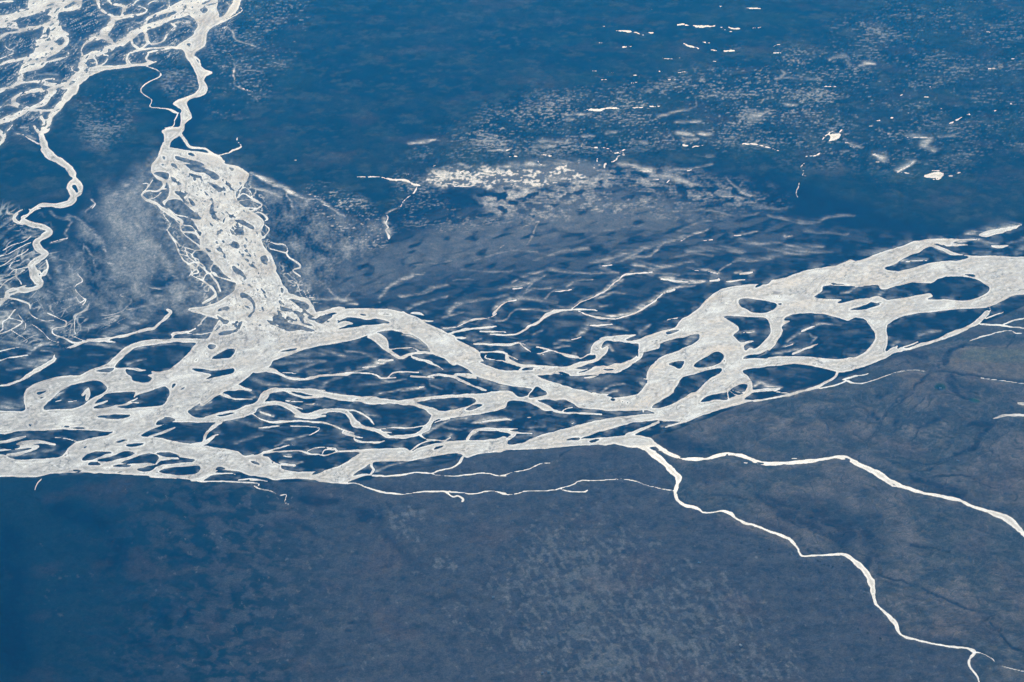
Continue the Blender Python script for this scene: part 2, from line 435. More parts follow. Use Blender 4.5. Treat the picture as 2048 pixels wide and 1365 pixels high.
F P 400 1290 800 1280 870 1255 900 1235 850 1310 960 1310 1060 1260 1200 1220 1350 1180 1500 1140 1700 1100 1900 1080 2044 1070 2044 1120 1900 1135 1800 1155 1650 1190 1550 1230 1500 1250 1440 1270 1560 1265 1700 1250 1760 1245 1850 1240 1950 1250 2044 1300 2044 1330 1850 1340 1700 1310 1560 1318 1350 1330 1200 1345 1000 1355 800 1362 400 1365
F I 1505 1290 1540 1275 1600 1275 1570 1290 1530 1300
F I 1320 1280 1380 1262 1440 1265 1420 1280
F S 540 1270 26 590 1215 26 650 1195 22 750 1195 22 860 1195 17 940 1192 6
F S 800 1200 22 870 1215 22 910 1235 26 870 1265 24
F S 900 1220 16 1000 1225 8 1060 1228 4
F K .6 580 1150 12 680 1135 34 770 1120 30 850 1112 18 900 1122 6
F S 660 1135 10 770 1120 18 850 1113 12 890 1120 5
F S 160 1240 12 200 1270 8 300 1282 8 360 1285 12 400 1260 8
F S 280 1140 8 340 1120 12 400 1110 8
F K .4 180 1240 20 260 1200 26 400 1130 20 540 1105 14
F K .4 380 1280 16 405 1240 16
F K .3 340 1180 12 440 1200 14 520 1190 8
F S 1370 1150 8 1395 1142 10
F S 1010 1103 7 1050 1095 7
F K .3 1040 1190 20 1160 1170 20
F S 390 430 8 460 410 14 540 395 15 640 385 13 710 380 13 770 370 6
F S 640 412 12 740 415 12 850 418 4
F S 720 435 8 820 440 14 920 435 12 1000 400 19 1040 370 21 1100 340 21 1150 300 22 1220 255 26 1300 245 15 1380 240 14 1430 237 12 1550 240 12 1580 250 5
F S 1420 250 7 1480 275 10 1540 295 14 1620 308 15 1720 312 12 1800 290 10 1900 255 8 1960 215 8 2044 165 10
F K .5 1640 295 10 1740 285 14 1800 280 12
F K .4 1850 265 30 1950 200 30 2044 150 24
F S 740 275 7 770 245 19 810 205 8 850 175 8 890 170 12 930 163 6
F K .5 740 260 20 800 200 30 880 160 20 960 150 14
F S 340 385 7 440 378 7 500 355 6 560 325 14 640 312 12 690 308 8 750 285 6 770 270 6
F K .6 340 384 12 450 378 12 510 345 16 570 320 14
F K .55 690 312 8 780 330 8 860 310 8 880 270 8 940 240 8 1100 245 8 1220 250 8
F K .4 380 280 30 440 220 30 500 180 14
F K .4 340 310 14 510 262 10
F K .3 960 150 40 1100 170 30 1260 185 10
F K .35 970 150 8 990 110 8 1050 85 14 1200 72 8
F K .35 0 140 20 180 120 16 300 60 16
F K .3 60 240 24 200 180 24 380 140 20
F K .3 440 190 24 640 170 20 860 130 14
F K .3 800 80 30 1000 40 40 1100 0 40
F S 900 75 4 940 68 10 980 62 5
F S 1230 97 5 1290 90 10 1370 75 4
F K .5 1150 155 6 1220 95 8 1290 88 12 1380 70 6
F S 1370 235 6 1430 185 5 1540 140 5 1580 120 10 1640 90 5 1700 35 6 1760 0 8
F K .5 1370 232 8 1430 180 10 1560 130 20 1680 70 24 1780 10 24
F K .3 1580 150 10 1720 110 14 1800 110 6
F S 1370 480 4 1420 465 8 1450 455 4
F K .45 1420 455 26 1470 410 36 1500 370 18
F S 1510 362 8 1580 365 15 1690 358 7
F K .35 1600 375 14 1720 390 20 1820 410 8
F K .4 1230 520 12 1300 490 16 1370 480 10
F K .45 1230 550 14 1340 530 10
F K .3 1060 440 10 1140 410 14
F S 590 512 14 680 513 18 800 520 18 880 518 20 940 503 12 1010 518 6
F S 960 515 8 1010 550 12 1060 580 13 1150 595 8
F S 1010 540 11 1080 540 11 1140 545 10 1200 560 6
F S 1120 590 7 1190 565 10 1260 580 11 1320 605 13 1440 628 10 1500 600 10 1540 595 16
F S 1230 575 7 1330 595 7 1420 615 10
F K .4 940 500 10 1020 485 6
F K .4 580 490 14 660 475 8
F S 650 575 12 720 575 15 820 575 17 860 600 11 940 640 6
F S 850 590 24 860 640 28 900 665 26 980 685 22 1070 690 18 1180 695 14 1260 695 7
F S 690 600 11 680 620 8 720 635 10 800 645 10 860 660 17
F S 960 720 22 1000 690 18
F S 980 740 40 1100 735 54 1200 730 46 1280 715 36 1350 705 30 1420 680 34 1500 660 26 1560 640 26 1600 600 44 1620 560 30
F P 1525 580 1530 530 1570 490 1630 465 1680 450 1800 445 1900 435 1800 470 1690 480 1640 490 1610 520 1610 550 1650 530 1665 545 1640 590 1610 620 1570 650 1560 600 1530 595
F K .6 1660 540 30 1700 570 10
F S 1640 475 16 1740 485 16 1840 497 18 1900 495 22 1950 480 40 2044 455 54
F S 1930 510 54 1925 560 44 1910 610 44 1850 655 44 1780 690 54 1700 710 64 1600 720 54 1500 735 46 1400 740 54 1300 735 54 1200 725 46
F S 1960 560 34 2044 520 54
F J 1620 712 1670 707 1715 712 1680 725 1640 722
F J 970 722 1010 700 1070 720
F J 1260 740 1300 735 1360 762 1310 760
F J 1415 740 1500 715 1560 692 1500 725 1440 742
F J 1890 600 1905 560 1900 620
F S 1470 785 8 1530 775 13 1580 765 6
F S 1540 905 13 1600 915 13 1660 915 6
F K .5 1540 915 20 1640 910 20 1730 895 8
F K .3 1600 900 10 1680 850 14 1800 835 8
F S 440 755 16 530 765 26 590 775 26 610 788 8
F S 230 770 8 320 762 13 420 775 13 500 810 17 580 845 15 650 870 15 690 885 12
F K .35 560 735 40 650 790 50 760 840 40 860 880 30
F S 90 615 11 150 635 21 230 655 21 300 690 11 350 718 5
F S 90 265 10 150 270 18 190 282 8
F S 180 320 8 230 330 10 270 330 4
F S 430 460 8 490 465 18 530 465 6
F S 155 860 11 190 855 10
F K .35 0 900 16 90 880 16 170 858 14
F K .25 240 790 16 245 840 10
F K .25 240 850 14 330 885 14
F J 720 590 790 590 830 640 770 630 740 610
F J 1010 530 1100 548 1150 560 1080 590 1030 560
G P 340 1365 370 1310 380 1220 420 1150 480 1100 580 1060 700 1010 790 960 790 910 740 915 680 935 600 950 500 980 430 1000 360 1020 330 1010 320 990 200 980 100 960 30 955 0 960 0 945 60 930 200 920 300 915 250 935 200 960 280 965 350 940 500 885 600 860 640 800 720 755 800 690 870 620 950 560 1050 535 1150 520 1250 510 1320 515 1450 475 1560 430 1660 400 1850 380 2044 335 2044 780 1800 755 1590 745 1490 775 1470 800 1520 808 1450 850 1460 890 1420 960 1350 1030 1270 1070 1180 1080 1140 1110 1200 1105 1350 1110 1500 1095 1600 1090 1750 1100 1880 1115 2044 1100 2044 1190 1920 1215 1880 1200 1780 1185 1690 1160 1540 1145 1400 1160 1250 1185 1140 1200 1150 1240 1200 1280 1215 1320 1215 1365
G I 1107 640 1150 628 1250 635 1340 652 1400 665 1410 685 1380 720 1300 745 1220 740 1170 715 1120 685
G I 985 772 1100 770 1200 778 1330 785 1355 860 1355 920 1300 980 1240 1030 1200 1020 1160 1045 1155 1000 1230 970 1200 965 1130 980 1080 940 1065 915 1110 880 1090 840 1040 810
G I 750 1170 800 1120 860 1090 900 1065 945 1053 985 1080 985 1110 950 1150 900 1165 820 1180
G I 545 1155 600 1133 670 1130 672 1150 635 1192 590 1170
G I 385 975 420 955 465 962 430 975
G I 590 1365 640 1300 670 1260 760 1230 880 1195 970 1190 965 1220 900 1255 840 1300 760 1375 600 1400
G I 1240 540 1250 520 1300 515 1270 535
G I 1400 610 1440 608 1430 616
G I 520 900 560 885 640 878 600 900 540 915
G I 655 880 675 862 660 885
G I 1415 670 1450 665 1445 680
G I 988 1120 998 1120 994 1150
G I 1685 1150 1720 1150 1720 1158
G I 1760 1125 1820 1125 1790 1130
G K .6 1115 905 10 1160 900 14 1230 900 8
G S 1140 902 6 1220 902 6
G K .3 780 930 60 700 1000 40
G K .55 1610 890 20 1660 870 20 1740 840 14 1800 835 10 1930 845 8
G S 1610 890 12 1665 868 14 1712 850 9
G K .35 1500 980 20 1560 930 20 1600 900 24
G K .5 1470 1015 10 1530 995 16 1560 985 8
G S 1475 1015 7 1540 992 7
G S 1540 1072 14 1600 1045 16 1680 1015 14 1740 992 6
G K .4 1380 1080 16 1470 1060 20 1560 1045 20 1680 1005 14 1725 940 8
G K .3 1660 910 6 1690 940 8 1722 940 8
G K .4 1260 1090 10 1310 1070 8 1350 1035 8
G S 10 365 8 50 368 11 100 360 6
G S 100 520 6 150 480 8 190 440 12 250 430 12 350 425 12 420 418 5
G K .5 0 590 14 100 510 20 180 450 16 300 425 14 420 420 12
G K .35 0 420 14 150 425 10
G S 490 472 12 550 482 16 620 492 17 710 498 10
G K .7 480 465 12 600 490 26 740 500 24 840 495 14
G K .3 430 430 10 520 440 16 640 445 8
G K .35 240 310 24 400 290 20 500 200 24 600 170 20
G K .4 280 370 40 500 385 30
G S 860 412 6 940 432 9
G S 735 400 5 790 408 5
G K .5 700 395 14 780 400 14 880 410 12 950 430 10
G S 880 487 12 950 482 12 945 468 5
G S 1005 497 7 1070 488 12 1160 478 6
G S 1120 435 12 1160 428 15 1215 420 14
G K .4 1070 430 14 1130 430 20
G K .5 950 420 5 990 380 5 1060 352 5
G S 535 575 14 595 558 14
G K .6 200 765 14 330 710 24 440 640 24 530 575 20 620 540 16 760 528 8
G S 205 770 7 300 740 10 360 705 8 440 640 8 500 590 8
G S 530 800 5 620 783 5
G S 0 785 9 120 790 8
G K .4 0 790 20 100 775 16 190 770 16
G K .35 0 620 14 90 595 14 160 590 6
G S 0 840 10 100 838 8
G K .3 60 860 14 200 885 10
G K .35 0 700 14 60 690 6
G K .4 300 900 14 380 860 20 410 840 8
G K .25 700 265 40 900 240 50 1130 260 40
G K .25 1100 330 30 1300 320 40 1500 270 50 1850 265 14
G K .35 1550 258 16 1650 255 18
G K .2 1100 170 30 1250 200 30 1450 185 20
G S 645 170 6 660 158 5
G K .5 640 175 10 680 150 10 870 75 10
G S 830 165 6 900 158 6
G K .5 820 165 14 910 155 14
G S 1070 127 5 1130 122 5
G K .4 1060 128 10 1180 110 12 1250 98 8
G S 1480 140 5 1515 130 6
G K .4 1470 145 10 1530 128 12
H P 0 595 150 540 330 480 520 450 730 405 900 340 1050 295 1180 250 1300 235 1420 230 1530 235 1470 265 1520 290 1430 290 1400 290 1440 320 1500 345 1580 360 1700 370 1800 365 1950 375 2044 390 2044 650 1980 680 1850 740 1770 775 1690 785 1500 795 1350 810 1200 825 1100 845 1020 875 960 910 945 950 955 1010 950 1080 940 1130 1000 1095 1030 1110 1050 1130 1000 1150 900 1200 800 1240 650 1285 580 1300 500 1280 390 1255 200 1230 0 1250 0 1180 200 1170 400 1185 570 1195 700 1175 780 1130 850 1040 855 990 800 910 760 870 680 855 500 835 250 825 140 850 130 880 180 888 110 930 110 965 60 1070 0 1120
H I 925 465 1000 440 1100 380 1200 340 1290 295 1330 305 1400 330 1460 360 1560 365 1600 378 1540 405 1400 410 1250 435 1100 480 1000 488
H I 1310 270 1360 272 1395 285 1405 278 1420 290 1440 318 1380 295
H I 370 695 430 650 440 610 520 600 480 580 560 590 700 600 880 600 900 630 950 630 1150 580 1300 585 1350 555 1420 535 1550 535 1660 555 1740 600 1770 630 1740 670 1650 710 1550 725 1400 715 1270 718 1320 690 1280 668 1150 690 1000 715 950 720 880 690 800 705 700 715 620 740 550 742 590 715 450 712
H I 650 795 720 775 800 750 820 735 900 755 850 775 750 800 660 803
H I 1565 515 1620 513 1660 530 1640 537 1590 525
H I 870 738 915 742 900 748
H I 1235 555 1250 560 1245 568
H I 55 688 100 690 95 697
H I 345 1228 380 1228 380 1236
H I 450 1205 480 1205 465 1208
H S 695 615 6 760 610 12
H S 505 600 6 700 606 8 860 598 5
H K .5 580 670 12 640 665 16 700 620 14
H K .4 880 700 40 930 650 30
H K .35 410 670 16 490 665 10
H K .5 1000 440 30 1080 410 20 1270 405 14
H S 1100 415 7 1180 408 8 1270 405 5
H K .35 1320 300 20 1400 340 30 1480 360 20
H S 1300 285 7 1380 310 12 1440 335 12 1520 355 10
H S 1755 815 30 1740 830 38 1700 870 38 1650 910 34 1550 960 30 1450 1000 30 1350 1040 26 1250 1070 26 1150 1100 22 1050 1125 26
H S 1770 780 6 1775 800 6 1750 830 10
H S 1040 1120 12 1100 1090 12 1200 1055 8
H S 1130 1112 10 1250 1075 8
H K .4 990 1090 30 1040 1060 20
H S 1010 1110 20 1030 1090 12
H K .35 1200 1010 14 1290 985 24 1380 970 8
H S 1690 915 11 1800 918 16 1900 928 14 2044 945 10
H S 1740 870 10 1800 845 9 1880 815 5
H S 1880 915 8 1960 885 11 2044 865 12
H S 1610 1048 7 1680 1020 9 1760 1000 7 1850 975 7 1910 962 7 1950 970 7 1980 985 7 2044 985 7
H P 1680 200 1750 168 1850 150 1960 132 2020 120 2000 138 1900 178 1830 195 1740 215 1700 212
H K .7 1580 195 20 1680 190 40 1780 180 60 1900 150 50 2020 122 14
H S 1500 240 8 1600 240 10 1670 235 6
H S 1480 275 20 1530 280 16 1590 280 6
H S 1790 288 14 1850 295 20 1920 285 5
H K .5 1500 250 20 1660 245 26 1760 280 30 1830 300 20
H K .3 1940 270 14 2044 240 20
H K .35 1980 360 30 2044 320 40
H K .3 1640 345 20 1780 340 20
H S 2044 122 5 2020 120 5
H K .3 0 50 20 300 110 30 520 60 20 700 50 10
H K .4 120 215 14 170 210 14
H K .2 0 330 30 300 330 40 500 345 20
H K .25 150 300 30 440 300 20
H K .3 220 340 30 330 340 20
H K .2 300 180 30 640 200 14
H K .3 700 410 8 560 440 14 500 450 14
N P 0 590 60 610 150 625 230 610 310 585 360 540 370 490 380 420 420 350 700 250 1000 250 1140 300 1140 410 1180 450 1215 500 1215 560 1300 550 1420 545 1400 565 1230 580 1180 610 1155 640 1280 635 1200 655 1080 685 930 725 800 770 700 810 560 810 440 800 340 805 200 840 100 865 0 895 0 825 100 790 250 765 400 755 440 745 370 720 200 722 0 715
N I 410 700 500 640 560 600 600 570 620 520 660 460 770 430 890 395 970 390 965 420 900 455 840 500 760 565 640 640 500 700
N I 545 355 600 333 670 330 672 350 635 392 590 370
N I 750 370 800 320 860 290 900 265 945 253 985 280 985 310 950 350 900 365 820 380
N I 800 655 860 610 940 590 1020 575 1060 545 1120 515 1170 515 1175 540 1140 590 1060 620 1010 640 940 635 860 650
N I 80 635 130 640 110 650
N I 175 650 190 655 180 662
N I 215 655 230 660 220 668
N S 1020 575 9 1020 605 9 1030 640 9
N S 1040 570 7 1070 595 7 1110 605 7
N S 1060 560 4 1110 580 4 1150 575 4
N S 345 470 8 370 480 8 370 520 10
N J 370 480 378 475 380 510 374 510
N K .4 320 490 40 350 540 40
N K .3 0 590 10 60 540 12 190 515 8
N K .5 0 605 20 130 575 20
N K .45 1230 540 20 1280 510 40 1340 530 30 1440 545 16
N K .4 1300 500 14 1380 490 10
N S 470 815 17 380 855 21 300 890 26 220 925 34
N S 690 812 8 600 835 13 520 858 8
N K .5 690 812 10 600 838 20 490 860 14
N P 0 945 100 935 180 930 250 925 320 935 300 960 180 970 120 990 0 1000
N S 230 930 26 320 940 26 400 965 34 450 1000 38 510 1045 34 580 1080 30 660 1105 26 760 1112 24 860 1105 24 940 1085 24 1030 1070 21 1120 1085 26 1200 1110 30 1290 1145 30 1400 1148 26 1550 1140 24 1700 1125 30 1800 1110 24 1900 1095 26 1990 1115 36 2044 1140 36
N S 260 940 18 310 965 34 360 1020 44 420 1070 44 490 1120 44 540 1170 40 590 1220 40 630 1260 48 620 1310 26 610 1365 20
N J 1245 1135 1310 1145 1300 1155 1260 1148
N J 1000 1075 1025 1070 1020 1082
N J 1950 1100 1990 1110 1995 1125 1970 1118
N J 590 1090 640 1097 700 1100 650 1104
N S 440 1045 6 480 1050 6
N S 455 1070 6 490 1090 7 520 1120 8
N S 130 985 7 220 995 11 300 1015 13 360 1040 14
N S 0 975 12 60 965 8 180 945 8
N K .5 470 970 16 540 965 8
N S 1150 1140 5 1180 1145 5
N S 1530 1110 5 1570 1108 4
N S 1900 410 20 1870 460 20 1800 500 20 1730 540 24 1610 570 24 1510 600 20 1400 620 14 1300 640 12 1230 650 10
N S 1750 550 11 1850 530 10 1930 505 10 1970 485 10
N S 1330 550 9 1440 550 8 1390 570 6 1480 585 8 1530 590 8
N S 1970 490 8 2010 502 8 2044 508 8
N S 1930 480 8 1990 460 10 2044 445 12
N K .4 1920 480 20 1870 520 20 1770 545 20
Q S 620 530 44 625 570 30 610 620 26 600 665 30 620 720 26 670 760 22 740 775 22 800 800 19 820 820 12 900 820 14 970 808 15 1050 830 26 1090 870 21 1160 905 17 1230 920 24 1320 960 17 1430 995 17 1510 1030 24 1550 1070 24 1580 1110 16 1585 1140 17 1610 1165 17 1700 1165 14 1800 1160 17 1920 1155 24 1990 1180 30 2044 1220 30
R S 540 345 19 620 350 28 690 400 40 760 460 48 810 530 44 830 590 40 838 650 36 855 720 24 890 770 22 950 825 28 1000 870 36 1030 930 26 1050 970 20 1100 1005 17 1200 1030 18 1330 1060 16 1450 1080 15 1580 1092 15 1640 1115 26 1650 1135 24 1620 1165 21 1600 1200 20 1610 1240 18 1650 1290 17 1680 1340 14 1700 1400 14
R S 1660 1125 9 1700 1132 7 1760 1160 7 1800 1185 7 1805 1205 5
R S 1870 1235 4 1940 1255 4 2044 1278 5
R S 1530 -86 20 1620 -45 24 1740 -5 30 1800 15 34 1880 45 44 1940 80 54 1990 130 44 2044 190 30 2080 250 26
M S 540 1015 18 630 1025 40 700 1065 34 800 1110 34 880 1150 42 960 1205 46 1040 1240 38 1150 1275 30 1230 1300 21 1330 1320 26 1430 1340 24 1530 1362 24
M J 595 1035 640 1040 655 1055 620 1050
M J 985 1225 1010 1235 1030 1250 1000 1240
M K .3 1100 1235 10 1180 1250 10 1240 1258 6
M P 1790 712 1830 690 1900 675 2044 645 2044 690 1920 692 1850 702
M P 1985 580 2044 585 2044 605 2010 600
M S 640 405 7 690 425 8 750 428 8 850 400 6 950 365 5 1050 335 5 1150 320 5 1250 330 4
M S 1700 385 3 1800 398 4 1900 410 5 2044 430 6
M S 600 400 9 700 370 11 800 352 8
M K .5 570 395 8 600 430 8 500 440 10 430 465 10
T S 1010 195 8 1060 198 14 1110 205 8
T S 1140 205 12 1180 212 18 1260 212 15 1330 205 6
T S 1340 210 5 1400 240 9 1450 255 7
T S 1420 215 10 1470 230 16 1560 228 6
T S 520 250 6 600 250 13 690 262 11 750 285 8
T S 780 262 11 830 266 8
T S 1070 350 13 1120 370 16 1190 388 8
T S 580 375 12 650 372 6
T S 1560 68 7 1620 65 12 1690 72 5
T S 290 880 8 340 876 20 400 880 22 450 868 16 550 868 12
T S 660 862 5 740 862 16
T S 800 852 11 880 850 5
T S 1530 1150 8 1640 1152 12 1740 1180 10 1830 1208 5
T S 820 572 10 910 570 8
T S 1000 580 7 1090 575 8
T S 920 640 8 980 640 11 1030 635 4
T S 1285 400 11 1350 405 10
T S 1390 410 11 1470 408 11
T S 890 470 5 975 472 5
T S 990 465 7 1035 462 5
T S 250 1170 8 330 1180 7
T S 1060 1160 16 1120 1165 7
T S 1130 1178 13 1220 1162 7
T S 1780 370 10 1850 350 6
T S 340 570 7 395 568 7
T S 460 580 7 520 582 6
T S 655 600 8 720 608 7
T S 650 665 10 695 660 7
T S 410 640 10 450 636 9
T S 365 342 6 425 341 6
T S 800 76 7 815 76 7
T S 1340 53 5 1380 53 5
T S 1780 425 5 1845 423 5
T S 400 217 5 438 214 5
T S 1300 490 5 1338 491 6
T S 1620 225 5 1700 220 7
T S 1170 340 7 1270 342 7
T S 600 1195 6 545 1215 6
T S 600 1238 9 545 1245 8 530 1280 8 440 1312 9 430 1345 8
T S 480 1200 6 500 1222 5 590 1222 6
T S 330 1182 5 420 1178 6 470 1190 5
T S 380 1265 6 375 1300 7
T K .5 150 925 14 260 930 16 350 932 10
T K .45 140 970 30 180 965 20
T K .5 1600 950 40 1700 920 30 1740 890 12
T K .5 1620 975 30 1680 970 30
T K .4 1880 840 40 1970 840 20
T K .35 1800 640 14 1900 630 14 2044 640 20
T K .35 1840 570 8 1870 600 20 1830 640 10
T K .45 1020 1080 30 1140 1100 20
T K .45 1060 1130 24 1170 1130 16
T K .45 650 1150 20 770 1155 14
T K .45 1200 1085 30 1290 1085 20
T K .4 450 1070 26 530 1075 16
T K .35 260 1105 16 360 1105 14
T K .4 1000 990 20 1200 985 20
T K .35 860 950 20 1000 910 20 1150 870 10 1155 780 6
T K .5 1240 1260 16 1300 1260 16
X P 480 1135 500 1100 480 1080 520 1070 580 1065 575 1095 530 1125
X S 430 1125 12 450 1090 10 520 1050 8
X S 570 1060 10 590 1040 14
X K .6 735 540 20 780 520 34 850 520 14
X S 1445 992 8 1490 970 14 1545 940 10
X J 1480 975 1500 965 1495 980
X S 305 1250 10 370 1245 12 415 1225 12
X S 1105 1105 6 1180 1100 9 1280 1098 5
X K .5 1100 1100 20 1200 1100 30 1290 1130 50 1240 1180 50 1330 1220 30
X K .5 850 1240 40 900 1270 50 940 1300 30
X K .5 1370 1100 20 1470 1100 20
X S 1710 260 7 1770 255 6
X S 1760 552 8 1820 546 7
X S 1940 475 8 1980 470 7
X S 1040 770 7 1075 755 7
X S 1280 720 8 1300 690 6
X S 1250 777 8 1300 774 7
X S 1355 872 10 1390 868 9
X S 980 945 11 1030 940 9
X S 800 1010 6 840 1010 6
X S 860 965 5 915 963 6
X S 430 690 8 540 692 6
X S 150 842 8 235 845 7
X K .4 260 640 16 430 648 12
X K .35 480 490 14 620 470 30 650 540 20
X K .4 620 1140 20 700 1170 26 740 1185 16
X S 610 1142 9 640 1140 7
X S 650 1172 7 730 1180 7
X K .4 580 1220 12 650 1218 12
X S 1800 890 8 1840 880 8
X S 1940 832 8 1960 830 7
X S 1590 915 9 1610 912 9
X K .5 1080 1350 30 1130 1320 30 1160 1290 16
X S 1120 905 6 1145 908 6
X S 955 1073 7 970 1073 7
Y P 1240 612 1290 585 1340 575 1400 582 1402 600 1380 630 1330 625 1290 628
Y S 1310 565 7 1385 568 7
Y S 1320 640 6 1365 636 6
Y S 1410 612 6 1475 605 6
Y S 1030 580 10 1080 550 10 1130 520 10 1160 490 9
Y S 1060 580 11 1140 592 6
Y K .6 1040 570 40 1100 540 40 1160 500 26
Y K .6 840 440 26 900 470 30 940 500 20
Y S 830 440 8 860 430 8
Y S 880 465 8 910 460 7
Y S 860 495 8 930 500 8
Y S 1510 585 11 1545 582 8
Y S 290 510 5 262 540 4 290 575 5 275 600 5 320 612 4
Y S 255 640 5 240 700 5 225 750 4 240 775 4
E S 390 190 8 300 380 2
E S 300 380 11 350 350 11 420 390 11 490 430 12 480 460 13 410 490 14
E S 310 330 6 360 300 8 400 330 8 420 390 8
E S 300 410 6 380 400 8 430 410 7 490 430 8
E S 330 460 8 400 465 8 450 470 8
E S 420 510 12 480 500 8 540 550 16 520 565 16
E S 520 600 8 555 640 11 520 690 10
E S 540 730 7 600 750 10 680 760 12 700 800 10 690 830 12 720 870 13 790 910 16 800 940 12 740 960 12 800 1010 12
E K .5 800 1010 14 800 1060 14 760 1130 16
E S 560 790 8 640 810 8 690 825 10
E S 520 790 6 560 830 7 570 860 7
E S 1235 218 7 1350 215 12 1450 220 15 1550 240 21 1640 245 24 1720 280 21 1760 285 5
E S 1730 300 14 1710 340 11 1650 385 5 1615 430 5 1600 460 4
E S 1490 520 5 1500 540 9 1480 590 9 1500 620 11 1480 640 6 1510 690 16 1510 710 12
E K .5 1600 465 6 1550 478 8 1490 505 8
E K .6 1480 560 30 1500 640 40 1510 690 30
E K .8 390 190 14 500 240 30 600 290 30 700 330 30 780 380 30 870 410 14
E K .7 690 350 10 740 430 14 750 480 16
E S 755 340 8 765 338 9
E S 912 370 7 925 370 9
E S 990 438 8 1030 455 6
E K .6 920 395 8 1030 455 16 1100 510 20 1150 530 14
E K .5 390 210 20 420 300 20 500 330 30 650 380 20
E S 720 80 7 780 84 5
E S 870 1180 8 910 1180 5
E K .5 860 1190 20 1000 1200 26 1150 1210 40 1250 1240 20
E K .4 1020 1110 10 1080 1170 14 1160 1210 20
E K .4 1220 1140 12 1160 1190 14
E K .4 1430 1220 20 1470 1140 26 1550 1070 26 1700 1010 30
W S 60 418 3 61 418 3
W S 1250 203 10 1280 196 7
W S 1530 235 10 1560 240 14 1610 252 6
W S 1270 254 6 1335 252 5
W S 660 330 6 705 312 6
W S 445 400 5 475 393 5
W S 1500 290 6 1520 315 6 1570 330 5
W S 1970 270 6 1975 300 8
W K .55 470 160 26 590 150 26 690 125 10
W K .5 1100 220 10 1250 210 20
W K .5 1520 145 30 1680 145 20
W K .4 1440 190 16 1640 185 20
W K .7 650 440 40 800 430 80 950 440 90 1100 460 70 1220 440 60
W K .8 900 480 26 1020 470 22 1120 490 16
W K .6 1060 375 14 1200 370 14
W K .55 1200 370 50 1400 340 50 1600 340 60 1780 330 60
W K .5 1800 350 40 1900 330 14
W S 1350 315 5 1345 345 5
W S 830 490 7 920 493 9 1000 480 7
W S 780 470 6 860 476 8
W S 690 420 5 760 415 6
W S 860 385 8 920 370 9 960 385 6
W S 950 450 7 1060 455 8
W S 1070 375 6 1195 370 7
W K .5 1420 960 6 1440 900 8 1510 770 6 1380 830 6
W K .55 1190 1000 5 1230 965 7
W K .45 1440 720 20 1600 690 12 1610 660 10 1560 640 8
W K .3 340 1290 14 270 1340 30
Z K .55 550 320 30 640 330 40 720 360 30
Z K .6 740 370 40 800 375 40
Z K .45 800 440 30 950 430 60 1100 470 30 1200 490 10
Z S 1250 555 6 1300 560 5
Z S 820 440 5 870 435 5
Z K .45 960 430 50 1000 440 30
Z S 930 462 6 955 440 5
Z S 1130 360 5 1095 368 4
Z K .4 1000 360 20 1130 355 12 1300 325 8
Z K .5 1250 555 10 1400 570 16 1590 590 10
Z K .4 1400 430 10 1500 520 20 1600 570 30
Z K .25 1650 660 40 1800 680 20
M L .8 1330 345 12 1450 355 8 1600 370 14 1700 383 9 1900 408 7 2044 424 7
M L .5 1150 520 9 1050 590 8 970 660 8 930 720 8 900 790 8 830 870 6 780 950 6
M L .4 380 650 8 430 700 6 490 740 8 490 820 10
M L .6 1000 1020 7 1160 1050 7 1270 1080 9 1400 1050 7 1490 1020 6
M L .5 950 1060 10 1100 1090 10 1220 1130 12 1340 1090 14 1440 1050 10
M L .5 1200 1190 12 1400 1180 14 1560 1170 10 1700 1240 8 1850 1280 8
M L .6 1610 760 40 1700 760 60 1820 740 60
M L .6 1820 740 50 1750 810 40 1690 850 50 1640 950 50 1500 1010 30
M L .5 1170 490 14 1220 420 20 1300 350 20
M L .7 1400 290 30 1420 220 50 1480 160 30 1600 135 8 1700 130 8 1880 145 8 1960 80 10 1990 30 10
M L .5 950 110 9 1200 100 8 1400 88 6 1560 85 6
M L .6 880 540 60 960 510 30
M L .5 520 710 50 600 740 40
M L .5 830 680 50 870 720 40
M L .4 1930 810 4 1860 870 4 1770 950 5 1790 990 4 1850 1050 5 1890 1130 4 2044 1140 4
M L .5 1440 410 50 1500 500 50 1600 560 30
M L .6 700 280 30 900 250 50 1100 200 60 1250 220 60
M L .5 1150 1190 60 1350 1260 60 1550 1320 70
M L .7 1020 580 5 1030 590 5
M L .4 1040 700 40 1000 790 40
M L .4 1200 790 40 1300 740 40 1420 680 30
M L .4 1880 560 8 2000 580 6
M L .3 200 780 60 300 760 50
M G .4 1150 800 80 1050 800 70
M G .35 300 830 120 250 680 80 500 620 80
M G .3 1250 650 120 1200 900 90 1400 850 90
R L .55 100 40 80 300 120 60 450 180 60 600 250 120
R L .55 750 150 180 850 300 130 800 420 60
R L .6 870 510 16 1000 560 12 1150 600 12 1300 670 16 1450 740 22 1600 800 20 1720 820 18 1750 880 14 1830 960 12 1930 1060 16 2044 1140 14
R L .4 1150 290 20 1300 300 20 1450 330 14
R L .3 700 60 60 900 60 60
Q L .5 1250 700 60 1500 800 120 1700 850 150 1900 900 200 2000 1000 150
Q L .3 880 690 20 1100 700 30 1200 740 20
Q L .6 630 700 20 680 740 16 760 770 10
N L .7 500 950 80 700 1020 90 900 1050 60
N L .5 330 900 60 480 880 60 600 860 40
N G .3 1080 880 10 1050 1000 14
N L .4 1750 700 8 1730 750 8 1800 830 10 1830 900 12
U L .8 400 880 60 560 900 90 680 900 60
U L .9 890 1020 110 980 1010 100 1040 1060 70
U L .4 1040 1130 50 1150 1230 70 1250 1330 60
U L .4 180 1050 40 350 1060 50 520 1180 50
U L .5 1100 920 30 1150 990 30
V L .7 880 545 8 940 500 10 970 460 8
V L .4 1100 590 6 1140 650 6 1190 700 6
1 L .35 520 480 60 600 560 60 680 640 80 760 720 40
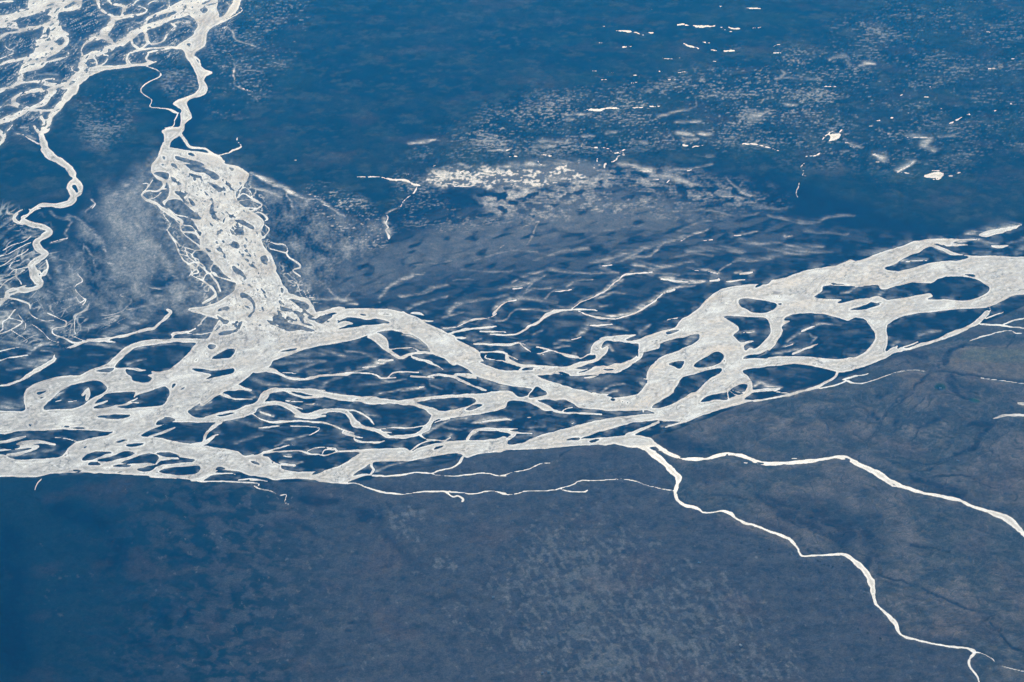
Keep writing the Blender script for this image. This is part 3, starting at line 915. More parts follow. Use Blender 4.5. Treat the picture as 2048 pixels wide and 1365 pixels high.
1 L .35 850 860 40 960 860 30 1060 1000 50 1230 1150 80
1 L .6 300 1010 22 410 1010 22
1 L .5 280 1060 20 310 1065 20
1 L .4 100 1290 20 200 1290 20 300 1270 14
1 L .4 1930 1040 8 2040 1200 8
O L .9 60 500 160 60 700 200 40 1000 250 100 1250 200
O L .7 350 330 130 600 400 110 750 600 150 650 640 130
O L .6 1000 980 70 1080 900 50 1150 1000 50
O L .5 400 520 60 470 540 60
O L .5 1000 600 60 1150 630 60
O L .5 1270 830 70 1380 860 60 1430 800 40
O L .5 720 1100 60 860 1130 70 1000 1160 60
O L .5 1100 260 40 1400 240 40
O L .35 300 560 40 330 600 40
O L .6 180 235 5 200 250 5 250 275 5 240 340 5
O L .5 1500 450 30 1520 460 30
O L .4 1800 600 30 1810 560 30
O G .4 980 440 20 1040 470 30
O G .4 1230 480 20 1360 500 24
O G .3 920 620 20 1080 590 20 1240 600 20
O G .35 940 850 30 960 780 30
O G .35 1700 1270 40 1720 1230 40
O G .4 640 700 20 500 720 16 300 750 16
O G .3 250 500 30 300 620 40 350 760 60 300 900 60 400 1000 60
O G .3 800 530 12 720 530 10
1 G .5 820 640 50 900 670 60 960 680 30
1 G .5 730 340 60 560 400 60 700 480 60 700 600 40
1 G .4 680 700 50 740 730 30
1 G .5 840 860 40 880 880 40
1 G .5 980 920 60 1060 940 60
1 G .5 960 1000 50 1050 1060 50 1200 1060 60
1 G .45 1300 1120 60 1360 1180 50
1 G .4 1450 640 40 1520 500 30 1560 600 30 1680 610 20 1760 560 20
1 G .5 1620 760 50 1720 700 40 1850 800 60 1920 760 50
1 G .5 1600 900 50 1700 870 60 1760 920 40
1 G .5 1820 1300 80 1950 1280 80
1 G .5 1650 1080 60 1750 1060 50
1 G .35 1080 800 40 1300 800 50
1 G .3 260 980 30 420 985 20
3 G .45 800 760 60 950 780 40
3 G .4 1000 720 40 1080 750 30
3 G .4 1010 850 40 1140 840 40 1280 890 40
3 G .4 640 540 40 700 580 30
3 G .5 270 690 50 380 760 40
3 G .4 830 960 30 900 980 30 960 1010 20
3 G .5 580 1050 50 750 1130 50 900 1180 30
3 G .5 250 1300 80 400 1200 70 350 1280 60
3 G .4 1480 1120 30 1550 1120 20
3 G .35 1400 1250 50 1480 1220 40
3 G .4 1060 910 20 1180 910 20
Y L .4 840 700 10 870 770 10 1000 800 8
Y L .5 1460 700 14 1550 680 14
Y L .4 1400 770 10 1520 760 10 1650 680 14 1690 600 14
Y L .5 1100 880 8 1280 930 8 1400 990 7 1520 1030 6
Y L .5 1530 1030 8 1800 1000 8 2000 970 10 2044 950 10
Y L .5 1380 820 8 1500 790 8
Y G .3 1250 1000 80 1100 960 60 900 900 60
Y G .45 1850 900 120 1650 950 80 1950 800 100
B K .6 720 390 8 760 430 9 700 490 11 690 520 9
B K .5 520 540 11 620 550 13 700 620 15 780 700 20 820 760 20 840 850 22
B K .5 540 520 10 640 570 10 720 640 10 800 740 12
B K .5 660 760 10 670 840 10 650 950 10 600 980 10 660 1050 12 590 1100 12 640 1170 11 700 1270 11 600 1340 10
B K .6 870 1020 10 960 1060 9 1040 1090 10 1040 1130 9 960 1165 9 1050 1200 9 1000 1270 9 1080 1275 10
B K .55 1280 760 9 1230 870 11 1230 960 9 1210 1030 9 1160 1090 9 1240 1110 11 1350 1105 14 1370 1130 9
B K .4 1110 800 11 1160 880 10
B K .4 1040 1290 20 1200 1240 40 1400 1190 60 1600 1150 40
B K .45 580 580 15 520 680 15 540 710 12 410 750 12
B K .45 400 490 16 440 540 16 540 560 14 580 590 12
B K .35 420 870 60 470 1000 60 500 1100 80 480 1200 60
B K .5 380 1130 10 440 1160 14 480 1200 14
B K .4 180 900 30 230 860 40 280 860 20
B K .45 0 1010 16 100 980 12 220 940 10
B K .5 80 880 12 130 830 12 240 760 12
B K .4 0 700 30 60 650 20 120 600 14
B K .5 210 640 14 300 660 16 340 640 12
B S 410 740 6 480 720 6 540 705 5
B S 725 400 5 762 432 6 735 470 6
B S 1640 560 8 1610 640 8 1660 700 10
B K .5 1380 560 8 1440 620 10 1500 600 10
B I 1770 1060 1820 1040 1860 1065 1845 1110 1790 1135
E I 330 365 360 360 365 390 330 390
E I 490 640 515 645 510 690 490 680
E I 480 860 520 840 545 880 520 900
E I 370 870 390 885 380 900
E I 260 920 300 950 330 990 300 980
C I 1680 120 1730 80 1760 60 1700 150
U I 200 560 215 575 205 585
G S 1150 1250 10 1200 1300 12 1212 1365 14
W K .3 340 1290 18 480 1210 22 600 1190 16
W K .26 1000 1090 18 1150 1040 20 1300 1010 20 1500 1020 14
W K .26 1380 1120 14 1560 1060 20 1700 1010 24 1900 990 18
W K .32 1300 1260 14 1420 1200 20 1600 1165 24 1800 1190 16 2044 1180 12
W K .32 560 1360 14 640 1310 18 780 1290 14
W K .32 1400 1330 14 1500 1240 16 1560 1210 12
W K .3 820 1240 9 980 1240 8
W K .22 880 1160 24 1100 1180 20 1300 1170 12
W K .22 500 1130 20 700 1110 20 860 1080 12
Z K .28 330 1110 30 620 1030 38 860 960 34 1080 900 28 1280 830 14
Z K .2 330 880 20 560 830 24 760 800 16
Z K .28 520 1110 14 600 1080 20 760 990 18
Z K .28 800 1140 28 900 1140 34 1140 1100 14
Z K .28 1120 990 16 1300 980 28 1500 1010 24 1560 1020 10
Z K .26 960 1070 14 1100 1040 18 1300 1050 10
Z K .26 1480 1100 20 1640 1080 28 1800 1050 24 2044 1010 22
Z K .24 1500 900 14 1640 950 20 1860 940 14
Z K .2 1000 860 14 1200 780 20 1400 760 20
Z K .2 1100 700 14 1300 690 18 1500 740 14 1700 700 12
Z K .28 0 1170 12 150 1190 12 400 1180 8
Z K .2 0 1050 12 200 1010 12 320 1000 8
Z K .3 140 1300 12 200 1250 16 340 1240 8
N S 345 735 10 352 700 8
B S 1340 660 7 1400 740 8 1420 800 8 1450 870 8 1500 910 10 1560 960 10
B S 1450 800 6 1520 830 7 1570 890 7 1620 920 8 1650 980 9
B S 1560 740 8 1600 790 9 1660 830 9 1690 880 9
B S 1500 910 7 1590 900 7 1640 940 8
B S 1400 560 8 1450 600 8 1520 610 8 1570 650 10
B S 1520 930 7 1530 980 7 1510 1010 6
B S 1620 1050 9 1640 1000 8 1700 980 9 1740 1010 9
B S 1220 240 8 1180 300 6 1140 340 6
B S 1290 340 9 1240 380 8 1180 400 8
B S 1330 310 9 1270 320 8
C S 1360 200 9 1420 190 9 1500 180 9 1560 150 8
C S 1600 110 8 1640 60 9 1680 20 10
C S 1500 190 7 1600 195 7 1690 180 7
B K .55 180 720 20 260 690 24 320 660 20
B K .5 0 620 20 80 560 24 160 500 14
B K .5 30 980 10 120 930 12 200 900 10 240 860 8
B K .5 90 1060 10 140 1000 10 150 960 8
B K .5 260 1180 12 320 1240 16 380 1300 12 470 1340 10
B K .5 380 900 16 360 960 20 400 1040 20
B K .5 470 870 12 540 900 12 560 960 10
B K .45 560 830 14 590 890 14 570 960 10
B K .45 680 780 14 740 850 16 760 930 10
B K .4 900 640 30 980 700 40 1000 800 40 960 900 40
B K .4 860 420 60 960 330 70 1050 250 50
B K .4 1010 520 60 1100 620 60 1140 720 40
B K .4 860 900 50 940 960 50 1060 1010 40
B K .45 1240 1180 40 1420 1160 30 1560 1130 20
B K .4 1300 860 50 1340 960 50 1420 1040 30
B S 620 990 5 660 1045 7 595 1095 6 640 1165 6 690 1200 6 660 1240 5
B S 610 1180 5 640 1220 5 690 1190 5
C S 600 200 5 600 60 6 650 20 6 700 0 5
C K .5 560 200 12 600 90 14 680 20 14
D K .4 180 60 30 230 100 24
A K .5 1420 60 20 1460 130 14 1540 160 12
A K .5 800 230 12 770 280 14 760 330 10
A K .5 640 320 14 560 420 14 480 520 12 400 540 10
A K .5 40 450 14 120 380 12 160 320 10
A K .5 200 640 14 330 600 16 470 600 12
A K .5 0 880 12 80 800 14 130 760 12
A K .5 180 980 20 220 900 20 300 860 14
A K .5 200 1020 16 220 1080 20 290 1120 16
A K .5 1010 200 12 1060 180 14 1120 190 10
A K .5 1230 270 20 1260 310 26 1300 300 20
A K .5 1100 290 16 1120 330 20 1090 360 14
A K .5 1450 150 10 1520 220 12 1560 230 10
A K .5 830 500 14 900 440 16 960 400 12
A K .5 940 260 12 880 300 14 900 340 12
C K .42 40 40 70 160 160 80 300 220 60
C K .38 300 60 60 420 140 60 520 180 40
C K .4 0 260 40 140 280 50 260 330 30
C S 90 165 5 160 205 6 220 250 6 205 265 5
C S 150 40 5 205 110 6 190 165 5
C S 260 120 5 330 170 6 400 240 6 470 260 6
C S 0 330 6 90 310 7 150 300 6
C K .5 330 330 14 420 350 12 340 430 30 240 470 20
C K .5 60 480 14 160 470 14 280 440 10
C K .35 20 120 30 100 230 30 220 300 20
B S 0 1100 6 40 1060 7 120 1010 7 200 960 6
B S 0 930 6 60 900 7 110 860 7 180 830 6 230 790 6
B S 60 1010 5 110 960 6 160 950 6 220 935 6
B S 20 800 6 100 760 6 190 730 6 250 690 5
B K .5 20 760 12 120 700 14 230 650 12
B K .5 0 880 14 70 860 14 150 800 12
M L .5 1080 520 8 1000 600 8 930 690 8 880 780 8 800 880 8
M L .5 1250 560 8 1150 640 8 1080 740 8 1000 830 8
M L .45 1330 700 8 1240 760 8 1170 850 8 1130 930 7
M L .4 600 640 9 720 620 9 800 700 8 780 800 8
M G .4 900 560 24 840 700 30 760 830 30
M G .4 1200 600 40 1120 720 40 1060 800 40
M G .4 1420 740 60 1350 850 60 1280 930 50
M G .4 1600 300 80 1800 320 80 1960 360 60
M L .5 1460 380 30 1560 470 24 1680 520 14
R G .35 800 640 60 1000 760 60 1200 820 60
R L .4 400 60 12 700 80 10 900 90 8 950 160 8
R G .4 1500 520 60 1580 600 50
R L .35 1250 20 10 1500 90 8 1900 220 8 2044 260 8
N L .4 1000 760 10 1200 740 10 1400 640 10
N G .35 1300 900 60 1500 820 60 1650 760 60
"""
TILE = dict(A=(0, 0), B=(0, 300), C=(0, 620), D=(400, 560), E=(400, 300), F=(800, 560), G=(1200, 440), H=(1536, 420),
            N=(1200, 640), Q=(1200, 820), M=(1536, 660), R=(1536, 1023), U=(500, 780), V=(900, 780), T=(1100, 0),
            X=(1536, 0), Y=(1536, 200), W=(700, 250), Z=(1100, 250), O=(0, 915))
TILE['1'] = (600, 915)
TILE['3'] = (1100, 915)

def axis(lo, hi, step, out_lo, out_hi, grow=1.18):
    a = list(np.arange(lo, hi + step, step))
    b, s = [], step
    while (b[-1] if b else lo) > out_lo:
        s *= grow
        b.append((b[-1] if b else lo) - s)
    c, s = [], step
    while (c[-1] if c else a[-1]) < out_hi:
        s *= grow
        c.append((c[-1] if c else a[-1]) + s)
    return np.array(b[::-1] + a + c)

STEP = 1.75
GU = axis(-24, 2072, STEP, -1000, 3050, 1.07)
GV = axis(-24, 1390, STEP, -420, 1900, 1.12)
NU, NV = len(GU), len(GV)
UU, VV = np.meshgrid(GU, GV)

def ground(u, v):
    """the point of the ground plane that the photograph shows at pixel u, v"""
    xc = (np.asarray(u) - 1024) / 1024 * TANX
    yc = (682.5 - np.asarray(v)) / 1024 * TANX
    dy = math.cos(PITCH) + yc * math.sin(PITCH)
    dz = -math.sin(PITCH) + yc * math.cos(PITCH)
    t = H_CAM / -dz
    return xc * t, dy * t

WX, WY = ground(UU, VV)

# ---- noise
def perlin(x, y, seed):
    rng = np.random.RandomState(seed)
    perm = rng.permutation(512).astype(np.int32)
    ang = rng.rand(512) * 2 * np.pi
    gx, gy = np.cos(ang).astype(np.float32), np.sin(ang).astype(np.float32)
    xi = np.floor(x).astype(np.int32)
    yi = np.floor(y).astype(np.int32)
    xf = (x - xi).astype(np.float32)
    yf = (y - yi).astype(np.float32)
    u = xf * xf * xf * (xf * (xf * 6 - 15) + 10)
    v = yf * yf * yf * (yf * (yf * 6 - 15) + 10)
    def g(a, b, dx, dy):
        h = perm[(perm[(xi + a) & 511] + yi + b) & 511]
        return gx[h] * dx + gy[h] * dy
    n0 = g(0, 0, xf, yf)
    n0 += u * (g(1, 0, xf - 1, yf) - n0)
    n1 = g(0, 1, xf, yf - 1)
    n1 += u * (g(1, 1, xf - 1, yf - 1) - n1)
    return (n0 + v * (n1 - n0)) * 1.5

def fbm(x, y, seed, octaves=4, gain=0.5):
    s, a, tot = 0, 1.0, 0
    for k in range(octaves):
        s = s + a * perlin(x * 2 ** k + 17.3 * k, y * 2 ** k - 9.1 * k, seed + k)
        tot += a
        a *= gain
    return s / tot * 1.3

def sstep(a, b, x):
    t = np.clip((x - a) / (b - a), 0, 1)
    return t * t * (3 - 2 * t)

# ---- outlines
def catmull(p, closed, n):
    p = np.asarray(p, float)
    m = len(p)
    if m < 3 or n < 2:
        return np.vstack([p, p[:1]]) if closed else p
    if closed:
        q = np.vstack([p[-1:], p, p[:2]])
        segs = m
    else:
        q = np.vstack([2 * p[0] - p[1], p, 2 * p[-1] - p[-2]])
        segs = m - 1
    t = np.linspace(0, 1, n, endpoint=False)[:, None]
    out = []
    for i in range(segs):
        a, b, c, d = q[i], q[i + 1], q[i + 2], q[i + 3]
        l = np.hypot(*(c - b)[:2]) + 1e-6
        m1 = (c - a) * 0.5
        m2 = (d - b) * 0.5
        m1 = m1 * min(1, l / (np.hypot(*m1[:2]) + 1e-6))
        m2 = m2 * min(1, l / (np.hypot(*m2[:2]) + 1e-6))
        out.append((2 * t**3 - 3 * t**2 + 1) * b + (t**3 - 2 * t**2 + t) * m1 + (3 * t**2 - 2 * t**3) * c + (t**3 - t**2) * m2)
    out.append(q[segs + 1][None])
    return np.vstack(out)

BAND = 14.0

def seg_each(p, pad):
    """for every segment of a polyline: the grid window near it, the distance to it and the place along it"""
    for a, b in zip(p[:-1], p[1:]):
        r = pad if np.isscalar(pad) else pad[0]
        x0, x1 = min(a[0], b[0]) - r, max(a[0], b[0]) + r
        y0, y1 = min(a[1], b[1]) - r, max(a[1], b[1]) + r
        i0, i1 = np.searchsorted(GU, (x0, x1))
        j0, j1 = np.searchsorted(GV, (y0, y1))
        if i1 <= i0 or j1 <= j0:
            continue
        U = GU[i0:i1][None, :]
        V = GV[j0:j1][:, None]
        dx, dy = b[0] - a[0], b[1] - a[1]
        t = np.clip(((U - a[0]) * dx + (V - a[1]) * dy) / (dx * dx + dy * dy + 1e-9), 0, 1)
        d = np.hypot(U - a[0] - t * dx, V - a[1] - t * dy)
        yield (slice(j0, j1), slice(i0, i1)), d, t, a, b

def poly_sd(p):
    """signed distance (positive inside), limited to BAND"""
    cnt = np.zeros((NV, NU + 1), np.int32)
    for a, b in zip(p[:-1], p[1:]):
        if a[1] == b[1]:
            continue
        lo, hi = (a, b) if a[1] < b[1] else (b, a)
        j0, j1 = np.searchsorted(GV, (lo[1], hi[1]))
        if j1 <= j0:
            continue
        rows = np.arange(j0, j1)
        xs = lo[0] + (GV[rows] - lo[1]) * (hi[0] - lo[0]) / (hi[1] - lo[1])
        np.add.at(cnt, (rows, np.searchsorted(GU, xs)), 1)
    inside = (np.cumsum(cnt, 1)[:, :NU] & 1).astype(bool)
    d = np.full((NV, NU), BAND, np.float32)
    for win, dd, t, a, b in seg_each(p, BAND):
        np.minimum(d[win], dd, out=d[win])
    return np.where(inside, d, -d)

def region(pts, soft, wob=0, seed=0, scale=60.0):
    """soft mask of an area given in photograph pixels"""
    p = catmull(np.array(pts, float).reshape(-1, 2), True, 3)
    global BAND
    keep = BAND
    BAND = soft * 1.2 + wob * 2
    s = poly_sd(p)
    BAND = keep
    if wob:
        s = s + wob * fbm(UU / scale, VV / (scale * 0.6), seed, 4)
    return sstep(-soft, soft, s)

W = np.full((NV, NU), -BAND, np.float32)      # > 0 on open water: distance to the shore in pixels
S = np.zeros((NV, NU), np.float32)            # film of water on the sand, 0..1
items = []
for line in SURVEY.strip().splitlines():
    f = line.split()
    ox, oy = TILE[f[0]]
    sc = 3.03 if f[0] in 'O13' else 3.992
    kind = f[1]
    k = 1.0
    vals = f[2:]
    if kind in 'KLG':
        k = float(vals[0])
        vals = vals[1:]
    vals = np.array(vals, float)
    if kind in 'SKLG':
        q = vals.reshape(-1, 3).copy()
        q[:, 0] = q[:, 0] / sc + ox
        q[:, 1] = q[:, 1] / sc + oy
        q[:, 2] /= sc
        for e, n in ((0, 1), (-1, -2)):       # what touches the frame goes on beyond it
            if q[e, 0] < 2 or q[e, 0] > 2045 or q[e, 1] < 2 or q[e, 1] > 1363:
                ext = q[e] + (q[e] - q[n]) / (np.hypot(*(q[e] - q[n])[:2]) + 1e-6) * 220
                ext[2] = q[e, 2]
                q = np.vstack([ext, q]) if e == 0 else np.vstack([q, ext])
        q = catmull(q, False, 4)
    else:
        q = vals.reshape(-1, 2).copy()
        q[:, 0] = q[:, 0] / sc + ox
        q[:, 1] = q[:, 1] / sc + oy
        q[:, 0] = np.where(q[:, 0] < 2, -260, np.where(q[:, 0] > 2045, 2400, q[:, 0]))
        q[:, 1] = np.where(q[:, 1] < 2, -160, np.where(q[:, 1] > 1363, 1560, q[:, 1]))
        q = catmull(q, True, 3)
    items.append((kind, k, q))

for kind, k, q in items:
    if kind == 'P':
        W = np.maximum(W, poly_sd(q))
for kind, k, q in items:
    if kind == 'I':
        W = np.minimum(W, -poly_sd(q))

# the many shoals of the braided delta, drawn out along its flow
FAN = region([330, 320, 470, 340, 485, 380, 500, 430, 525, 470, 520, 500, 545, 560, 580, 600, 620, 640, 600, 665, 430, 660, 440, 620, 470, 560, 420, 500,
              380, 430, 345, 380], 10)
def shoals(mask, ang, lx, ly, thr, seed, k=9.0):
    global W
    c, s = math.cos(ang), math.sin(ang)
    a = (UU * c + VV * s) / lx
    b = (-UU * s + VV * c) / ly
    wx = 0.6 * perlin(UU / 30, VV / 22, seed + 50)
    n = 0.75 * perlin(a + wx, b + wx, seed) + 0.35 * perlin(a * 2.2, b * 2.2 + wx, seed + 9) + 0.18 * perlin(a * 5, b * 5, seed + 19)
    W = np.where(mask > 0.02, np.minimum(W, (thr - n) * k + (1 - mask) * 12), W)
shoals(FAN, 0.75, 26, 9, 0.42, 31)
shoals(FAN, 0.95, 11, 5, 0.42, 41, 6.0)
shoals(region([560, 590, 640, 615, 700, 640, 660, 670, 560, 665, 530, 640], 8), 0.5, 16, 6, 0.42, 61, 7.0)
shoals(region([60, 890, 180, 880, 340, 905, 420, 935, 330, 950, 120, 930], 10), -0.15, 22, 6, 0.62, 71, 6.0)


deep = sstep(4, 9, W) * region([-100, 780, 60, 760, 500, 600, 700, 620, 1000, 640, 1300, 640, 1700, 480, 2200, 440, 2200, 700, 1500, 830, 1200, 900, 700, 970, -100, 960], 20)
shoals(deep, -0.12, 11, 3.0, 0.80, 95, 5.0)
for kind, k, q in items:
    if kind == 'S':
        rw = np.random.RandomState(int(abs(q[0, 0] * 7 + q[0, 1] * 13)) % 99991)
        w = np.convolve(rw.normal(0, 1, len(q) + 4), np.ones(3) / 3, 'same')[2:-2]
        w = np.maximum(q[:, 2] * (1 + 0.28 * w), 1.95)
        q = np.column_stack([q[:, :2], w])
        pad = w.max() / 2 + BAND
        for win, d, t, a, b in seg_each(q, pad):
            np.maximum(W[win], (a[2] + (b[2] - a[2]) * t) / 2 - d, out=W[win])
BRAID = region([-200, 0, 0, -60, 320, -60, 470, -20, 400, 40, 300, 100, 200, 140, 140, 190, 110, 260, 0, 300, -200, 280], 10)
shoals(BRAID, -0.5, 17, 5, 0.34, 81, 6.0)
shoals(BRAID, -0.4, 9, 4, 0.48, 91, 5.0)
for kind, k, q in items:
    if kind == 'J':
        W = np.minimum(W, -poly_sd(q))
DK = np.zeros((NV, NU), np.float32)           # dark hollows, ditches and old channels
LT = np.zeros((NV, NU), np.float32)           # pale lichen and gravel ground
for kind, k, q in items:
    if kind in 'KLG':
        A = {'K': S, 'L': DK, 'G': LT}[kind]
        pad = q[:, 2].max() * 1.3 + 2
        for win, d, t, a, b in seg_each(q, pad):
            h = (a[2] + (b[2] - a[2]) * t) / 2
            if kind == 'K':                   # sheets of wet sand end sharply on one side and fade on the other
                up = GV[win[0]][:, None] < a[1] + (b[1] - a[1]) * t
                h = h * np.where(up, 1.35, 0.55)
            np.maximum(A[win], k * np.exp(-(d / np.maximum(h, 0.8)) ** 2 * 0.9), out=A[win])

# ragged shores: the drawn lines are shifted by a small random field
def resample(A, du, dv):
    i = np.interp(UU + du, GU, np.arange(NU))
    j = np.interp((VV + dv).ravel(), GV, np.arange(NV)).reshape(NV, NU)
    i0 = np.clip(i.astype(np.int32), 0, NU - 2)
    j0 = np.clip(j.astype(np.int32), 0, NV - 2)
    fi, fj = i - i0, j - j0
    return ((A[j0, i0] * (1 - fi) + A[j0, i0 + 1] * fi) * (1 - fj) + (A[j0 + 1, i0] * (1 - fi) + A[j0 + 1, i0 + 1] * fi) * fj).astype(np.float32)

inframe = ((UU > -60) & (UU < 2110) & (VV > -60) & (VV < 1430)).astype(np.float32)
du = 1.9 * fbm(UU / 26, VV / 18, 3, 3, 0.6) * inframe
dv = 1.5 * fbm(UU / 22, VV / 14, 8, 3, 0.6) * inframe
W = resample(W, du, dv)
NORTHE = region([480, -60, 470, 60, 410, 240, 500, 342, 760, 420, 1000, 345, 1500, 345, 1880, 440, 2200, 440, 2200, -60], 10)
W = W + NORTHE * sstep(-6, -1, W) * (1.5 * fbm(UU / 9, VV / 4, 23, 3, 0.7) - 0.25)
du2 = 5 * fbm(UU / 40, VV / 22, 13, 3, 0.6) * inframe
dv2 = 3 * fbm(UU / 34, VV / 18, 18, 3, 0.6) * inframe
S = resample(S, du2, dv2)
DK = resample(DK, du2 * 1.3, dv2 * 1.5)
LT = resample(LT, du2 * 2.2, dv2 * 2.5)
print('water map', round(time.time() - T0, 1))
# ---------------------------------------------------------------- wet films and ground cover
def streaks(lx, ly, slope, seed, octv=3):
    a = (UU + slope * VV) / lx
    b = (VV - slope * UU) / ly
    w = 0.5 * perlin(UU / 120, VV / 60, seed + 70)
    return fbm(a + w, b + 2.5 * w, seed, octv, 0.55)

FLOOD = region([0, 640, 150, 650, 400, 600, 640, 600, 760, 520, 900, 455, 1000, 430, 1300, 400, 1600, 440, 1850, 470, 2400, 440, 2400, 540, 1990, 625,
                1760, 712, 1500, 800, 1340, 862, 1260, 885, 1000, 905, 700, 962, 400, 962, -300, 952, -300, 640], 10, 6, 101)
st1 = streaks(70, 5.5, 0.16, 111)
st2 = streaks(26, 3.0, 0.10, 117)
S *= np.clip(0.78 + 0.8 * st1 + 0.5 * st2 + 0.5 * fbm(UU / 24, VV / 14, 119, 2), 0.1, 1.4)
S = np.maximum(S, 0)
def terraces(lx, ly, slope, seed, n, p):
    """thin sheets of sand, each with one crisp edge and one that fades out"""
    w = 0.6 * perlin(UU / 100, VV / 42, seed + 3)
    f = fbm((UU + slope * VV) / lx + w, (VV + 0.2 * UU) / ly + 1.5 * w, seed, 3, 0.45) * n
    t = f - np.floor(f)
    return (t ** p) * sstep(1.0, 0.93, t)
soft = fbm((UU + 0.5 * VV) / 150 + 0.3 * st1, (VV + 0.12 * UU) / 15 + 0.4 * st1, 121, 2, 0.4)
gate = sstep(-0.15, 0.5, fbm(UU / 90, VV / 50, 131, 2))
S += FLOOD * (0.08 * sstep(0.05, 0.6, soft) * gate + 0.04 * sstep(0.30, 0.62, st1 + 0.2 * st2) * gate)
# water standing just above the shore line
shore = fbm(UU / 30, VV / 16, 133, 3)
S += FLOOD * (W < 0) * (0.30 * np.exp(W / 3.2) * sstep(0.0, 0.45, shore) + 0.18 * np.exp(W / 9.0) * sstep(-0.1, 0.5, shore + 0.6 * st1))

CUT = FLOOD * (W < 0)
S *= 1 - 0.85 * CUT * np.exp(W / 1.1) * sstep(-0.35, 0.1, shore)      # the cut banks stand dry and dark
# net of shallow threads over the old bars
MID = region([700, 600, 760, 520, 900, 440, 1100, 410, 1350, 420, 1550, 440, 1640, 500, 1480, 560, 1360, 590, 1200, 590, 1000, 605, 860, 625], 30, 18, 141)
wv = 0.55 * perlin(UU / 110, VV / 45, 151)
north = sstep(600, 430, VV + 0.12 * (UU - 1100))
lens = perlin((UU + 0.6 * VV) / 60 + wv, (VV + 0.24 * UU) / 14 + 1.3 * wv, 159) + 0.35 * perlin((UU + 0.6 * VV) / 26, (VV + 0.24 * UU) / 7, 160)
S = np.maximum(S, MID * (0.03 + 0.11 * north) * sstep(0.10, -0.2, lens) * np.clip(0.9 + 0.5 * st1, 0.3, 1.3))
# silt fan between the delta and the bars
SILT = region([620, 600, 640, 560, 720, 500, 800, 480, 1000, 440, 1100, 400, 1300, 390, 1400, 430, 1200, 470, 1000, 520, 850, 560, 760, 590], 30, 20, 161)
oval = perlin((UU + 0.5 * VV) / 34 + wv, (VV + 0.25 * UU) / 12 + wv, 163)
S = np.maximum(S, SILT * 0.15 * sstep(0.42, 0.1, oval) * np.clip(0.8 + 0.6 * fbm(UU / 22, VV / 9, 165, 4), 0, 1.4))
# marshes on both sides of the delta
ML = region([120, 520, 180, 400, 250, 355, 300, 330, 290, 400, 330, 450, 350, 510, 380, 560, 425, 605, 330, 640, 200, 640, 140, 620, 60, 660, -80, 650, -80, 560,
             60, 565], 22, 16, 171)
MC = region([190, 420, 250, 370, 295, 345, 300, 420, 320, 470, 330, 520, 290, 570, 230, 560, 210, 480], 26, 16, 175)
fm = fbm(UU / 42, VV / 34, 177, 5, 0.6)
ff = fbm(UU / 7, VV / 4, 179, 3, 0.65)
du1 = (UU - 0.5 * VV) / 80
dv1 = (VV + 0.45 * UU) / 22
thr1 = 1 - np.abs(fbm(du1 + 0.8 * wv, dv1 + 1.4 * wv, 183, 2, 0.4))
thr2 = 1 - np.abs(fbm(du1 * 1.7 - wv, dv1 * 1.6 + wv, 185, 2, 0.4))
threads = np.maximum(sstep(0.90, 0.98, thr1), 0.7 * sstep(0.90, 0.98, thr2))
S = np.maximum(S, ML * np.clip(0.17 + 0.46 * fm + 0.16 * ff, 0, 0.5))
LOWL = region([-300, 420, 60, 420, 110, 480, 130, 560, 200, 600, 300, 640, 140, 690, 40, 700, -300, 720], 16, 10, 173)
S = np.maximum(S, np.maximum(LOWL * 0.62, ML * 0.30 * sstep(0, .4, fm + .2)) * threads * sstep(-0.3, 0.2, fbm(UU / 60, VV / 50, 187, 2)))
RIMF = region([285, 380, 320, 430, 360, 500, 390, 560, 420, 620, 450, 620, 400, 540, 350, 450, 310, 390], 14, 8, 174)
RIMF = np.maximum(RIMF, region([480, 350, 530, 400, 540, 500, 600, 560, 640, 610, 600, 600, 560, 540, 520, 490, 500, 400], 12, 6, 176))
S = np.maximum(S, RIMF * 0.85 * sstep(0.84, 0.96, 1 - np.abs(perlin((UU + 0.8 * VV) / 20, (VV - 0.8 * UU) / 11, 189))))
S = np.maximum(S, MC * np.clip(0.32 + 0.24 * fm + 0.20 * ff, 0, 0.6))
MR = region([500, 365, 600, 385, 690, 440, 770, 460, 740, 510, 650, 590, 606, 590, 560, 500, 530, 430], 20, 14, 181)
S = np.maximum(S, MR * np.clip(0.13 + 0.36 * fm + 0.18 * ff, 0, 0.5))
# reed and pool speckle
sp = streaks(16, 3.2, 0.04, 191, 4)
spf = streaks(6, 2.2, 0.02, 197, 2)
spb = fbm(UU / 130, VV / 40, 199, 3)
def speckle(pts, k, thr, soft=40, seed=201):
    global S
    m = region(pts, soft, soft * 0.7, seed)
    S = np.maximum(S, m * k * sstep(thr, thr + 0.7, 1.0 * sp + 0.7 * spf + 0.75 * spb))
speckle([1080, 190, 1300, 170, 1500, 120, 1700, 90, 1780, 180, 1650, 300, 1400, 292, 1000, 310, 840, 320, 900, 260], 0.33, 0.12)
speckle([830, 300, 1400, 250, 1640, 200, 1600, 290, 1300, 300, 1000, 312], 0.30, 0.05, 20)
speckle([420, 0, 620, 0, 590, 100, 530, 200, 430, 240, 410, 130], 0.34, 0.15, 20)
speckle([150, 190, 240, 150, 285, 190, 230, 290, 165, 285], 0.30, 0.12, 18)
speckle([330, 140, 400, 130, 400, 190, 330, 190], 0.28, 0.1, 14)
speckle([1700, 20, 2300, -20, 2300, 360, 1900, 330, 1750, 330, 1680, 200], 0.26, 0.22)
speckle([1560, 260, 1760, 240, 2000, 260, 1960, 340, 1700, 340], 0.28, 0.15)
speckle([600, 380, 700, 390, 790, 470, 720, 500, 640, 440], 0.55, 0.10, 18)
speckle([790, 350, 850, 360, 900, 420, 1050, 440, 900, 470, 800, 440], 0.3, 0.02, 18)
